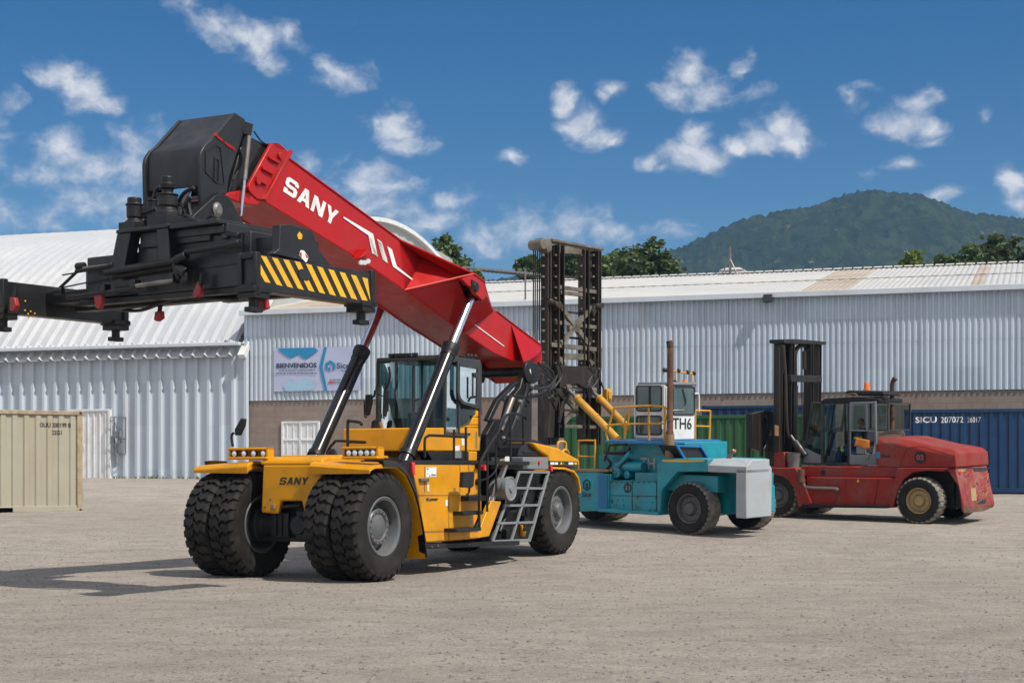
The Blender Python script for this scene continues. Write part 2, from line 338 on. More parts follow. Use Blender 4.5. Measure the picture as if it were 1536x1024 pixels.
def sheet_mat(name, col, width, var=.09, stain=(.33, .27, .22), sa=.35):
    m, k = new_mat(name); sx = k.n('ShaderNodeSeparateXYZ', {0: k.obj})
    wn = k.n('ShaderNodeTexWhiteNoise', {'Vector': k.n('ShaderNodeCombineXYZ', {0: k.math('FLOOR', k.math('DIVIDE', sx.outputs[0], width)), 1: k.math('FLOOR', k.math('DIVIDE', sx.outputs[2], 1.66)), 2: 0.0}).outputs[0]}).outputs[0]
    c = k.ramp(wn, [(0, [x * (1 - var) for x in col]), (1, [x * (1 + var) for x in col])])
    c = k.mix(k.ramp(k.noise(k.mapping(k.obj, (1, 1, .10)), 1.3, 6, .65), [(.48, (0, 0, 0)), (.72, (sa,) * 3)]), c, [x * .66 for x in col])
    c = k.mix(k.ramp(k.noise(k.mapping(k.obj, (1, 1, .35)), .55, 7, .7), [(.58, (0, 0, 0)), (.70, (sa * 1.3,) * 3)]), c, stain)
    c = k.mix(k.ramp(k.noise(k.obj, 5, 7, .75, 1.2), [(.64, (0, 0, 0)), (.67, (.35,) * 3)]), c, stain)
    link(k, c, 'Base Color'); k.b.inputs['Roughness'].default_value = .45; k.b.inputs['Specular IOR Level'].default_value = .5
    bn = k.n('ShaderNodeBump', {'Strength': .25, 'Distance': .02, 'Height': k.noise(k.mapping(k.obj, (1, 1, .5)), 1.6, 4)}); link(k, bn.outputs[0], 'Normal')
    return m
M['cladding'] = sheet_mat('ribbed_grey_cladding', (.455, .515, .58), .95); M['hangarwall'] = sheet_mat('pale_hangar_wall_sheet', (.445, .50, .555), .515, .08, (.36, .35, .33), .3)
def lap_mat():
    m, k = new_mat('roof_lap_line'); sx = k.n('ShaderNodeSeparateXYZ', {0: k.obj}).outputs[0]
    link(k, k.ramp(k.math('FRACT', k.math('MULTIPLY', sx, 2.4)), [(.45, (.22, .18, .14)), (.55, (.5, .49, .47))]), 'Base Color'); k.b.inputs['Roughness'].default_value = .8; return m
M['lapline'] = lap_mat(); M['ground'] = ground_mat(); M['block'] = block_mat(); M['hill'] = hill_mat()
EXPOSURE=0.42
HAZE=0.00013

# ------------------------------------------------------------------ camera, sun, sky
cam = bpy.data.cameras.new('camera'); co = bpy.data.objects.new('camera', cam); COL.objects.link(co); scene.camera = co
cam.sensor_width = 36; cam.lens = 36 * FPX / 1536; cam.shift_y = (HOR - 512) / 1536; cam.clip_start = .5; cam.clip_end = 9000
co.location = (0, 0, CH); co.rotation_euler = (R(90), 0, 0)
SUN = Vector((1, -.80, 1.65)).normalized()
sl = bpy.data.lights.new('sun', 'SUN'); sl.energy = 3.7; sl.angle = R(.53); sl.color = (1, .93, .83)
so = bpy.data.objects.new('sun', sl); COL.objects.link(so); so.rotation_euler = SUN.to_track_quat('Z', 'Y').to_euler()
scene.view_settings.view_transform = 'Standard'; scene.view_settings.look = 'None'; scene.view_settings.gamma = 1; scene.view_settings.exposure = EXPOSURE
scene.cycles.max_bounces = 6; scene.cycles.transparent_max_bounces = 12; scene.cycles.volume_bounces = 1
scene.cycles.use_denoising = True
w = bpy.data.worlds.new('World'); scene.world = w; w.use_nodes = True; w.node_tree.nodes.clear(); k = NT(w.node_tree)
sky = k.n('ShaderNodeTexSky', sky_type='NISHITA', sun_disc=False, sun_elevation=math.asin(SUN.z), sun_rotation=math.atan2(SUN.x, SUN.y), altitude=400, air_density=1.0, dust_density=.1, ozone_density=3.0)
d = k.n('ShaderNodeTexCoord').outputs['Generated']; sp = k.n('ShaderNodeSeparateXYZ', {0: d})
az = k.math('ARCTAN2', sp.outputs[0], sp.outputs[1]); el = k.math('ARCSINE', sp.outputs[2])
uv = k.n('ShaderNodeCombineXYZ', {0: az, 1: el, 2: 0.0}).outputs[0]
wr = k.n('ShaderNodeTexNoise', {'Vector': k.mapping(uv, (1, 1.25, 1)), 'Scale': 18.0, 'Detail': 4.0, 'Roughness': .55}).outputs['Color']
uvw = k.n('ShaderNodeVectorMath', {0: k.n('ShaderNodeVectorMath', {0: wr, 1: (-.5, -.5, -.5)}, operation='ADD').outputs[0], 1: (.030, .022, 0), 2: uv}, operation='MULTIPLY_ADD').outputs[0]
CLOUDS = [(88,108,36,22,1),(128,140,44,26,1),(160,155,30,16,.8),(95,225,56,28,.8),(150,245,86,34,.72),(205,215,46,26,.65),(60,262,46,28,.62),(165,290,120,32,.6),(40,320,80,28,.6),(230,320,90,20,.5),
 (285,12,36,18,.75),(320,32,40,20,.85),(352,52,34,20,.85),(390,72,34,24,.8),(408,92,24,20,.75),(440,60,26,22,.7),(452,40,14,12,.6),(505,115,38,20,.85),(545,98,20,16,.5),
 (588,188,40,28,1),(600,212,36,20,.9),(562,180,24,16,.7),(548,262,44,34,.95),(585,300,60,34,.85),(640,335,60,28,.7),(700,348,60,26,.65),(790,350,70,22,.7),(868,335,50,28,.95),(900,345,44,20,.8),(458,243,24,18,.8),(762,243,18,14,.6),
 (848,158,24,22,1),(868,180,36,24,1),(890,205,34,18,.95),(915,208,24,12,.7),(1040,112,40,28,1.0),(1065,130,44,26,1.0),(1020,130,40,22,.95),(1110,104,20,20,.6),(1118,138,38,12,.6),
 (1045,205,28,22,1),(1030,228,40,22,1),(1060,232,44,20,1),(980,240,22,12,.6),(1000,250,20,10,.5),(1180,190,36,24,1.0),(1150,205,44,22,1.0),(1195,205,32,24,.95),(1110,215,30,16,.8),(1278,150,22,18,.6),(1300,130,20,10,.5),(1375,160,28,20,1),(1350,182,42,20,1),(1388,190,26,16,.9),(1400,210,30,10,.6),
 (1476,180,14,14,.7),(1405,296,36,12,.8),(1512,282,22,26,.95),(1525,305,30,20,.8),(1350,246,26,12,.6),(1300,262,28,8,.55),(926,138,22,10,.6),(905,152,12,8,.6),(12,160,26,16,.5),(690,300,70,18,.5),(1000,350,50,14,.4),(480,330,60,24,.5),
 (-120,200,120,50,.9),(-200,320,150,40,.8),(1700,200,90,45,.9),(1850,300,140,40,.8),(2050,120,90,50,.9),(-420,120,140,60,.9)]
mask = None
for px, py, rx, ry, wt in CLOUDS:
    u0 = math.atan((px - 768) / FPX); v0 = math.atan((HOR - py) / FPX * math.cos(u0))
    q = k.n('ShaderNodeVectorMath', {0: uvw, 1: (FPX / rx, FPX / ry, 0), 2: (-u0 * FPX / rx, -v0 * FPX / ry, 0)}, operation='MULTIPLY_ADD').outputs[0]
    l = k.n('ShaderNodeVectorMath', {0: q}, operation='LENGTH').outputs['Value']
    b = k.math('MULTIPLY_ADD', l, -.66 * wt, wt - .02)
    mask = b if mask is None else k.math('MAXIMUM', mask, b)
mask = k.math('MAXIMUM', mask, -.2)
# unseen broken cloud added overhead and behind the camera, for whiter fill light
away = k.math('MAXIMUM', k.n('ShaderNodeMapRange', {0: el, 1: .36, 2: .60, 3: 0.0, 4: 1.0}).outputs[0], k.n('ShaderNodeMapRange', {0: k.math('ABSOLUTE', az), 1: .55, 2: .95, 3: 0.0, 4: 1.0}).outputs[0])
fill_cloud = k.math('MULTIPLY_ADD', k.noise(d, 2.6, 5, .6), 3.4, -1.15)
mask = k.math('MAXIMUM', mask, k.math('MULTIPLY_ADD', away, k.math('ADD', fill_cloud, .2), -.2))
nz = lambda off: k.noise(k.mapping(uvw, (1, 1.35, 1), off), 36.0, 8, .57, .05)
na = nz((0, 0, 0)); nb = nz((-.0035, -.0075, 0))
den = k.math('ADD', mask, k.math('MULTIPLY_ADD', na, 1.8, -.86))
al = k.n('ShaderNodeMapRange', {0: den, 1: .12, 2: .86, 3: 0.0, 4: .95}, interpolation_type='SMOOTHSTEP').outputs[0]
big = k.noise(k.mapping(uvw, (1, 1.3, 1)), 26.0, 3, .5)
sh = k.math('ADD', k.math('MULTIPLY_ADD', k.math('SUBTRACT', na, nb), 1.9, .42), k.math('MULTIPLY_ADD', den, .55, -.27), 0, True)
ccol = k.ramp(sh, [(.05, (2.7, 3.1, 4.0)), (.5, (4.1, 4.35, 4.9)), (.95, (6.0, 6.0, 6.15))])
hs = k.n('ShaderNodeHueSaturation', {'Hue': .505, 'Saturation': 1.5, 'Value': .32, 'Color': sky.outputs[0]}).outputs[0]
ccol = k.mix(1.0, ccol, k.ramp(away, [(0, (.66,) * 3), (1, (1.08, 1.06, 1.02))]), 'MULTIPLY')  # clouds in view dimmed, the added unseen ones kept bright to lift the fill
c = k.mix(al, hs, ccol)
bg = k.n('ShaderNodeBackground', {'Color': c, 'Strength': .15}); k.n('ShaderNodeOutputWorld', {0: bg.outputs[0]})

# ------------------------------------------------------------------ ground
def axis(lo, hi, st, far):
    a = [lo + st * i for i in range(int((hi - lo) / st) + 1)]; x = hi; s = st
    while x < far: s *= 1.5; x = min(x + s, far); a.append(x)
    return a
ys = axis(-8, 72, .5, 2300); xs = axis(-34, 34, .5, 1240)
xs = sorted(set([-x for x in xs if x > 34] + xs)); g = MB(); nx = len(xs)
for y in ys:
    for x in xs:
        z = gz(y)
        if -35 < x < 35 and y < 73: z += .018 * noise.noise((x * .5, y * .5, 0)) + .010 * noise.noise((x * 1.7, y * 1.7, 3))
        g.v.append(Vector((x, y, z)))
for j in range(len(ys) - 1):
    for i in range(nx - 1): g.f.append((j * nx + i, j * nx + i + 1, (j + 1) * nx + i + 1, (j + 1) * nx + i)); g.m.append(0)
tag(g.build('ground', M['ground'], smooth=60), 'pale grey packed gravel yard, dusty and lightly cracked, in front of the warehouse', 'ground', kind='structure')
st = MB()
for _ in range(15000):
    y = 8 + 26 * rnd.random() ** 1.5; x = (rnd.random() - .5) * y * .72; r = .006 + .020 * rnd.random() ** 5
    a = rnd.random() * 6.28; z = gz(y) + .018 * noise.noise((x * .5, y * .5, 0)) + .010 * noise.noise((x * 1.7, y * 1.7, 3))
    pts = [Vector((x + r * math.cos(a + q) * (1.2 if i % 2 else .8), y + r * math.sin(a + q), z + r * .2)) for i, q in enumerate((0, 1.3, 2.5, 3.8, 5.0))]
    top = Vector((x, y, z + r * .8)); st.add(pts + [top, Vector((x, y, z - r * .5))], [(i, (i + 1) % 5, 5) for i in range(5)])
tag(st.build('gravel', M['stone'], smooth=0), 'loose small stones scattered over the yard', 'gravel', kind='stuff')

# ------------------------------------------------------------------ mountain
SIL = [(560,430),(700,418),(800,400),(900,388),(1000,364),(1060,344),(1100,331),(1190,311),(1265,287),(1310,281),(1350,284),(1400,303),(1470,314),(1540,323),(1650,345),(1800,380),(2000,430)]
YR = 1500.0; mt = MB(); NX, NY = 430, 130
for j in range(NY + 1):
    t = j / NY; y = 1000 + 720 * t
    for i in range(NX + 1):
        x = -140 + 880 * i / NX
        px = 768 + x / YR * FPX; hz = max(0, (HOR - lerp_table(SIL, px)) * YR / FPX + 1.6)
        s = (y - 1000) / 500; prof = (math.sin(min(s, 1) * math.pi / 2) ** .9 if s < 1 else 1 - .6 * ((s - 1) / .44) ** 1.4)
        rid = noise.fractal((x * .006, y * .004, 1), 1, 2, 5)
        z = hz * prof + 3 * rid - 4 + 26 * rid * max(0, math.sin(min(s * 1.12, 1) * math.pi)) 
        vd = noise.voronoi((x * .15, y * .15, 0))[0][0]; vd2 = noise.voronoi((x * .33, y * .33, 5))[0][0]
        z += 8.0 * (.4 - vd) + 3.5 * (.4 - vd2) + 4 * noise.noise((x * .02, y * .02, 9)) - 7
        mt.v.append(Vector((x, y, z)))
for j in range(NY):
    for i in range(NX): mt.f.append((j * (NX + 1) + i, j * (NX + 1) + i + 1, (j + 1) * (NX + 1) + i + 1, (j + 1) * (NX + 1) + i)); mt.m.append(0)
tag(mt.build('mountain', M['hill'], smooth=180), 'dark green wooded mountain with a rounded peak and pale rock scars', 'mountain', kind='structure')
hz = MB(); hz.b2((-1260, -9, -1.2), (1260, 2310, 330))
hm = bpy.data.materials.new('haze'); hm.use_nodes = True; hm.node_tree.nodes.clear(); kh = NT(hm.node_tree)
pv = kh.n('ShaderNodeVolumePrincipled', {'Color': (.34, .62, 1.0, 1), 'Density': HAZE, 'Anisotropy': .1}); kh.n('ShaderNodeOutputMaterial', {'Volume': pv.outputs[0]})
if HAZE: tag(hz.build('haze', hm, smooth=0), 'thin blue daylight haze over the whole yard and mountain', 'haze', kind='stuff')

# ------------------------------------------------------------------ trees
def tree(px, top, hw, Y, label, mat, low=410, dens=1.0, seed=1):
    rr = random.Random(seed); s = Y / FPX; X = (px - 768) * s; zt = CH + (HOR - top) * s; rad = hw * s; g0 = 1.5
    ch = max(rad * 1.5, zt - (CH + (HOR - low) * s) + rad * .5); zc = zt - ch * .55
    root = thing('tree', Matrix.Translation((X, Y, g0)), label, 'tree')
    tr = MB(); tr.tube([(0, 0, -.3), (rr.uniform(-.2, .2), .1, (zc - g0) * .5), (rr.uniform(-.4, .4), 0, zc - g0 + ch * .25)], [.28, .22, .06], 8)
    crown = MB(); cl = []
    for _ in range(34):
        while True:
            p = Vector((rr.uniform(-1, 1), rr.uniform(-1, 1), rr.uniform(-1, 1)))
            if .25 < p.length < 1: break
        q = Vector((p.x * rad * .92, p.y * rad * .92, zc - g0 + p.z * ch * .5)); cl.append((q, rad * rr.uniform(.16, .36)))
        if p.length > .6: tr.tube([(0, 0, zc - g0 - ch * .3), (q.x * .5, q.y * .5, q.z - ch * .12), q], [.10, .06, .015], 5)
    for q, r in cl:
        for _ in range(int(95 * dens)):
            o = Vector((rr.gauss(0, .5), rr.gauss(0, .5), rr.gauss(0, .42))) * r; c = q + o
            a = Vector((rr.uniform(-1, 1), rr.uniform(-1, 1), rr.uniform(-.5, .7))).normalized(); b = a.cross(Vector((rr.uniform(-1, 1), rr.uniform(-1, 1), rr.uniform(-1, 1)))).normalized()
            L = rr.uniform(.14, .30) * (Y / 110); crown.add([c - a * L, c + b * L * .55, c + a * L, c - b * L * .55], [(0, 1, 2, 3)])
    tr.build('trunk', M['bark'], root); crown.build('crown', M[mat], root, smooth=0)
TREES = [(668,356,36,100,'green tree between the red boom and the small grey-roofed building','leafmid'),
 (800,384,17,125,'small green tree just left of the tall lattice mast, above the long roof','leafmid'),(850,372,26,120,'green tree seen through the open top of the tall lattice mast','leafdark'),
 (902,378,22,118,'green tree just right of the tall lattice mast, left of the biggest dark tree','leafmid'),(972,358,46,112,'biggest dark green tree, standing left of the mountain behind the long white roof','leafdark'),
 (1371,379,21,110,'bright yellow-green tree poking over the white roof before the mountain','leaflime'),(1418,384,20,122,'low dark green tree between the yellow-green tree and the tall trees at right','leafdark'),
 (1458,366,34,115,'dark green tree second from the right edge of the photo','leafmid'),(1512,346,46,110,'tall dark green tree at the right edge of the photo','leafdark'),(1585,338,55,108,'tallest green tree, mostly beyond the right edge of the photo','leafmid')]
TREES += [(708, 406, 15, 84, 'low green bush growing in front of the small grey-roofed building', 'leafmid'), (785, 388, 12, 126, 'slim green tree at the right end of the small grey-roofed building', 'leafmid'), (930, 372, 22, 121, 'green tree leaning on the left side of the biggest dark tree', 'leafmid')]
for i, (px, top, hw, Y, lb, m) in enumerate(TREES): tree(px, top, hw, Y, lb, m, seed=20 + i)

# ------------------------------------------------------------------ warehouse and hangar share one set of axes: x along the wall, y away
WF = Frame((-10.0, 60.0, 0), (math.cos(R(18)), -math.sin(R(18))))
def corr(mb, x0, x1, z0, z1, y, p, dep, prof=((0, 0), (.28, 0), (.42, 1), (.78, 1), (.92, 0)), mi=0, zf=None, wob=0):
    n = int(round((x1 - x0) / p)); st = []
    for i in range(n):
        for a, b in prof: st.append((x0 + (i + a) * p, y - dep * b + wob * noise.noise((i * .31, 0, 0))))
    st.append((x0 + n * p, y)); v = []; f = []
    for x, yy in st: v += [(x, yy, z0), (x, yy, zf(x) if zf else z1)]
    for i in range(len(st) - 1): f.append((2 * i, 2 * i + 2, 2 * i + 3, 2 * i + 1))
    mb.add(v, f, mi)
E0, E1 = 4.22, 7.42   # foot and head of the metal cladding
wh = thing('warehouse', WF.M, 'long low warehouse with ribbed grey metal wall over brown blockwork and white roof', 'warehouse')
m = MB(); m.b2((0, -.04, -.5), (38, .3, E0 + .3)); m.b2((0, .3, -.5), (.3, 24, 5)); m.build('block_wall', M['block'], wh)
m = MB(); corr(m, -.02, 38, E0, E0 + 1.70, -.05, .19, .045); corr(m, -.02, 38, E0 + 1.64, E1, -.056, .19, .045)
for x in range(0, 38, 2): m.box((x + .5, -.105, E0 + 1.67), (.03, .02, .03))
for x in (6.1, 12.3, 18.2, 24.6, 30): m.b2((x, -.112, E0), (x + .05, -.05, E1))
m.build('metal_cladding', M['cladding'], wh, smooth=20)
RY, RZ = 12.0, 9.75
def rz(y): return E1 + .1 + (RZ - E1 - .1) * (y / RY)
m = MB(); x = -.1
while x < 38:
    tan = (x < 4.6 and x > .2) or (20.35 < x < 21.95) or (26 < x < 26.3)
    for s0, s1, mi in ((0, RY, 1 if tan else 0),):
        P = [(x, 0), (x + .07, .028), (x + .13, .028), (x + .2, 0)]
        v = []; 
        for a, h_ in P: v += [(a, -.28, rz(-.28) + h_), (a, RY, RZ + h_), (a, 2 * RY, E1 + h_)]
        m.add(v, [(3 * i, 3 * i + 3, 3 * i + 4, 3 * i + 1) for i in range(3)] + [(3 * i + 1, 3 * i + 4, 3 * i + 5, 3 * i + 2) for i in range(3)], mi)
    x += .2
rf = m.build('roof', [M['roofwhite'], M['rooftan']], wh, smooth=20)
m = MB()
m.box((19, RY * .5, rz(RY * .5) + .04), (38, .07, .02)); m.build('roof_lap', M['lapline'], rf, smooth=0)
m = MB()
v = []
for i in range(96):
    for a_, b_ in ((0, .0), (.30, .0), (.32, -.05), (.38, -.05)): v.append((i * .4 + a_, b_))
m.loft([[Vector((x_, RY - .25, RZ + .02)), Vector((x_, RY, RZ + .10 + h_)), Vector((x_, RY + .25, RZ + .02))] for x_, h_ in v])
m.build('ridge_cap', M['roofwhite'], rf, smooth=0)
m = MB(); m.b2((-.1, -.34, E1 - .02), (38, -.2, E1 + .16)); m.b2((-.1, -.2, E1 + .02), (38, -.04, E1 + .07)); m.build('gutter', M['galv'], wh, bevel=.01)
# window shutter in the blockwork
a, b = WF.on((423, 632), 1, -.03), WF.on((480, 690), 1, -.03)
m = MB(); X0, X1, Z1, Z0 = a.x, b.x, a.z, b.z
m.b2((X0, -.06, Z0), (X1, -.01, Z1))
for q in (X0, (X0 + X1) / 2 - .04, X1 - .08): m.b2((q, -.10, Z0), (q + .08, -.058, Z1))
for q in (Z0, (Z0 + Z1) / 2, Z1 - .07): m.b2((X0, -.095, q), (X1, -.057, q + .07))
for q in (.13, .3, .66, .83): m.b2((X0 + (X1 - X0) * q, -.08, Z0), (X0 + (X1 - X0) * q + .05, -.056, Z1))
m.build('window_shutter', M['doorwhite'], wh, bevel=.008)
# hangar
hg = thing('arched_hangar', WF.M, 'white arched hangar with curved ribbed roof and pale ribbed side wall', 'hangar')
HE = 6.4; HW = 29.0; HR = 6.6; RAD = (HW * HW / 4 + HR * HR) / (2 * HR); ZC = HE + HR - RAD; HL = -24.0
def arch(y): return ZC + math.sqrt(max(0, RAD * RAD - (y - HW / 2) ** 2))
m = MB(); P = .515; prof = [(0, 0), (.36, 0), (.39, .13), (.43, .13)]; n = int(-HL / P)
a0 = math.asin((HW / 2 + .45) / RAD); NA = 30; rows = []
for i in range(n):
    for o, h_ in prof: rows.append((HL + i * P + o, h_))
rows.append((HL + n * P, 0))
for xx, h_ in rows:
    for j in range(NA + 1):
        t = -a0 + 2 * a0 * j / NA; m.v.append(Vector((xx, HW / 2 + (RAD + h_) * math.sin(t), ZC + (RAD + h_) * math.cos(t))))
for i in range(len(rows) - 1):
    for j in range(NA): m.f.append((i * (NA + 1) + j, (i + 1) * (NA + 1) + j, (i + 1) * (NA + 1) + j + 1, i * (NA + 1) + j + 1)); m.m.append(0)
m.build('arched_roof', M['hangar'], hg, smooth=25)
m = MB(); pf = ((0, 0), (.60, 0), (.70, 1), (.90, 1))
corr(m, HL, 0, .6, HE, -.12, P, .11, pf, wob=.012); m.build('side_wall', M['hangarwall'], hg, smooth=15)
m = MB(); N = 60; v = []; f = []
for i in range(N + 1):
    y = HW * i / N; o = .04 if i % 2 else 0; v += [(-.02 + o, y, 1), (-.02 + o, y, arch(y))]
    if i: f.append((2 * i - 2, 2 * i, 2 * i + 1, 2 * i - 1))
m.add(v, f); m.build('gable_wall', M['gable'], hg, smooth=10)
m = MB()
for i in range(NA):
    t0, t1 = (-a0 + 2 * a0 * q / NA for q in (i, i + 1)); pt = lambda t, r: Vector((0, HW / 2 + r * math.sin(t), ZC + r * math.cos(t)))
    a, b, c_, d_ = pt(t0, RAD - .1), pt(t0, RAD + .09), pt(t1, RAD + .09), pt(t1, RAD - .1)
    m.add([q + Vector((e, 0, 0)) for e in (-.06, .22) for q in (a, b, c_, d_)], [(0, 1, 2, 3), (4, 5, 6, 7), (0, 1, 5, 4), (1, 2, 6, 5), (2, 3, 7, 6), (0, 3, 7, 4)])
m.build('gable_trim', M['doorwhite'], hg, smooth=30)
m = MB(); m.b2((HL, -.55, HE - .12), (0, -.36, HE + .0)); m.b2((HL, -.36, HE - .05), (0, -.1, HE - .02))
for i in range(n): m.box((HL + i * P + .43, -.42, HE + .03), (.10, .22, .10))
m.build('eave_gutter', M['galv'], hg, bevel=.01)
m = MB(); g0 = WF.on((250, 722), 1, -.25); m.b2((HL, -.2, .5), (0, -.1, g0.z + .12)); m.build('wall_base', M['rooftan'], hg)
a, b = WF.on((127, 617), 1, -.26), WF.on((165, 723), 1, -.26); m = MB(); m.b2((a.x - .6, -.30, b.z), (b.x, -.2, a.z))
dr = m.build('door', M['doorwhite'], hg, bevel=.01)
m = MB(); m.b2((b.x - .05, -.36, b.z), (b.x + .06, -.2, a.z + .07)); m.b2((a.x - .6, -.36, a.z), (b.x - .05, -.2, a.z + .09)); m.b2((a.x - .6, -.34, b.z + .02), (b.x - .05, -.3, b.z + .12)); m.build('door_frame', M['doorwhite'], dr, bevel=.008)
m = MB()
for i in range(5): m.b2((b.x - .18 - i * .26, -.335, b.z + .12), (b.x - .12 - i * .26, -.3, a.z))
m.b2((a.x + .02, -.37, (a.z + b.z) / 2 - .1), (a.x + .06, -.335, (a.z + b.z) / 2 + .12)); m.build('door_rib', M['doorwhite'], dr, bevel=.006)
# meter cage on the hangar wall
a, b = WF.on((167, 625), 1, -.45), WF.on((184, 680), 1, -.45)
T = Matrix.Translation((a.x, -.23, b.z)); wd, hh = b.x - a.x, a.z - b.z
mc = thing('meter_cage', WF.M @ T, 'open metal cage with grey meter boxes on the hangar wall beside the white door', 'meter cage')
m = MB()
for x in (0, wd):
    for y in (0, -.26): m.tube([(x, y, 0), (x, y, hh)], .018, 4)
for z in (0, hh * .42, hh):
    for p, q in (((0, 0), (wd, 0)), ((0, -.26), (wd, -.26)), ((0, 0), (0, -.26)), ((wd, 0), (wd, -.26))): m.tube([(p[0], p[1], z), (q[0], q[1], z)], .016, 4)
m.build('cage_frame', M['grey'], mc)
m = MB(); m.b2((.02, -.18, hh * .44), (wd * .7, -.02, hh * .62)); m.b2((wd * .2, -.16, .03), (wd * .8, -.02, hh * .3)); m.tube([(wd * .5, -.08, hh * .3), (wd * .5, -.08, hh * .44)], .03); m.tube([(wd * .35, -.08, hh * .62), (wd * .35, -.08, hh)], .025)
m.build('meter_box', M['grey'], mc, bevel=.01)
# banner
BN = zoom(370, 470, 4.4536); bw = lambda *p: [WF.on(q, 1, -.13) for q in BN(*p)]
c4 = bw((182, 232), (760, 221), (762, 512), (178, 522)); bx0, bx1, bz0, bz1 = c4[0].x, c4[1].x, c4[3].z, c4[0].z
bn = MB(); NXB, NZB = 26, 12
def bpt(u, v, off=0): return (bx0 + (bx1 - bx0) * u, -.125 + .012 * noise.noise((u * 4 + v * 2, v * 3, 0)) - off, bz0 + (bz1 - bz0) * v)
for j in range(NZB + 1):
    for i in range(NXB + 1): bn.v.append(Vector(bpt(i / NXB, j / NZB)))
for j in range(NZB):
    for i in range(NXB): bn.f.append((j * (NXB + 1) + i, j * (NXB + 1) + i + 1, (j + 1) * (NXB + 1) + i + 1, (j + 1) * (NXB + 1) + i)); bn.m.append(0)
bt = thing('banner', WF.M, 'white and blue welcome banner reading BIENVENIDOS hung on the grey metal wall', 'banner')
sheet = bn.build('banner_sheet', M['banner_white'], bt, smooth=60)
def bpoly(mb, pts, mi=0, y=-.145): q = bw(*pts); mb.add([(p.x, y, p.z) for p in q], [tuple(range(len(q)))], mi)
m = MB(); bpoly(m, [(205,234),(455,228),(478,250),(395,306),(345,275),(292,299),(235,262)]); bpoly(m, [(518,224),(536,224),(507,357),(540,519),(522,520),(486,357)]); m.build('blue_shape', M['banner_blue'], sheet, smooth=0)
m = MB(); bpoly(m, [(245,480),(295,436),(330,470),(388,428),(465,470),(440,515),(265,520)]); m.build('pale_shape', M['banner_pale'], sheet, smooth=0)
m = MB(); bpoly(m, [(525,335),(558,311),(592,335),(592,372),(575,383),(575,345),(558,332),(542,345),(542,383),(525,375)]); bpoly(m, [(545,365),(560,352),(560,392),(548,385)]); m.build('house_emblem', M['banner_blue'], sheet, smooth=0)
def btext(nm, s, a, b, c, mat, bold=.0):
    p = bw(a, b, c); p = [Vector((q.x, -.146, q.z)) for q in p]; flat_text(nm, s, mat, sheet, *p, thick=.002, bold=bold)
btext('lettering', 'BIENVENIDOS', (200,366), (468,362), (200,333), M['banner_navy'], .03)
btext('lettering', 'Sice', (602,367), (690,366), (602,330), M['banner_navy'], .015)
m = MB(); rr = random.Random(3)
for y, x0, x1 in ((380, 217, 455), (400, 195, 466), (383, 632, 690), (443, 555, 645), (462, 580, 640)):
    x = x0
    while x < x1: L = rr.uniform(8, 26); bpoly(m, [(x, y - 4), (min(x + L, x1), y - 4), (min(x + L, x1), y + 4), (x, y + 4)]); x += L + 5
m.build('small_print', M['banner_grey'], sheet, smooth=0)
m = MB(); bpoly(m, [(545, 456), (578, 450), (578, 466), (545, 466)]); m.build('red_mark', M['banner_red'], sheet, smooth=0)
# flood lamp, roof pole, roof aerial
a = WF.on((1151, 447), 1, -.5); fl = thing('flood_lamp', WF.M @ Matrix.Translation((a.x, -.22, a.z)), 'small black flood lamp fixed under the warehouse eave', 'flood lamp')
m = MB(); m.box((0, -.18, 0), (.30, .12, .26), (R(-18), 0, 0)); m.build('lamp_body', M['black'], fl, bevel=.015)
m = MB(); m.box((0, -.245, -.02), (.25, .01, .2), (R(-18), 0, 0)); m.build('lamp_glass', M['ink'], fl)
m = MB(); m.tube([(-.17, -.16, 0), (-.17, .0, .02), (0, .14, .04), (.17, 0, .02), (.17, -.16, 0)], .018, 6); m.build('bracket', M['black'], fl)
a = WF.on((788, 456), 1, 1.5); b = WF.on((788, 403), 1, 1.5)
m = MB(); m.tube([(0, 0, rz(1.5) - a.z - .05), (0, 0, b.z - a.z)], .035, 8); m.tube([(0, 0, b.z - a.z - .25), (.25, -.05, b.z - a.z - .1), (.5, 0, b.z - a.z + .02)], .012, 5)
o = m.build('roof_pole', M['steel'], None); o.matrix_world = WF.M @ Matrix.Translation(a); tag(o, 'thin grey pole standing on the white roof left of the lattice mast', 'pole')
a = WF.on((1095, 407), 1, RY - .3); b = WF.on((1095, 370), 1, RY - .3); H_ = b.z - RZ
ae = thing('roof_aerial', WF.M @ Matrix.Translation((a.x, RY - .3, RZ)), 'thin tripod aerial on the ridge of the white warehouse roof', 'aerial')
m = MB(); m.tube([(0, 0, -.1), (0, 0, H_)], .05, 6); m.build('pole', M['steel'], ae)
for dx, dy in ((-.36, -.2), (.36, -.2), (0, .4)):
    m = MB(); m.tube([(dx, dy, -.12), (0, 0, H_ * .55)], .025, 5); m.build('leg', M['steel'], ae)
m = MB(); m.box((0, .8, .12), (1.05, .8, .16)); m.add([(-.5, .35, .2), (.5, .35, .2), (.3, .6, .32), (-.3, .6, .32)], [(0, 1, 2, 3)]); m.build('base_plate', M['roofwhite'], ae)
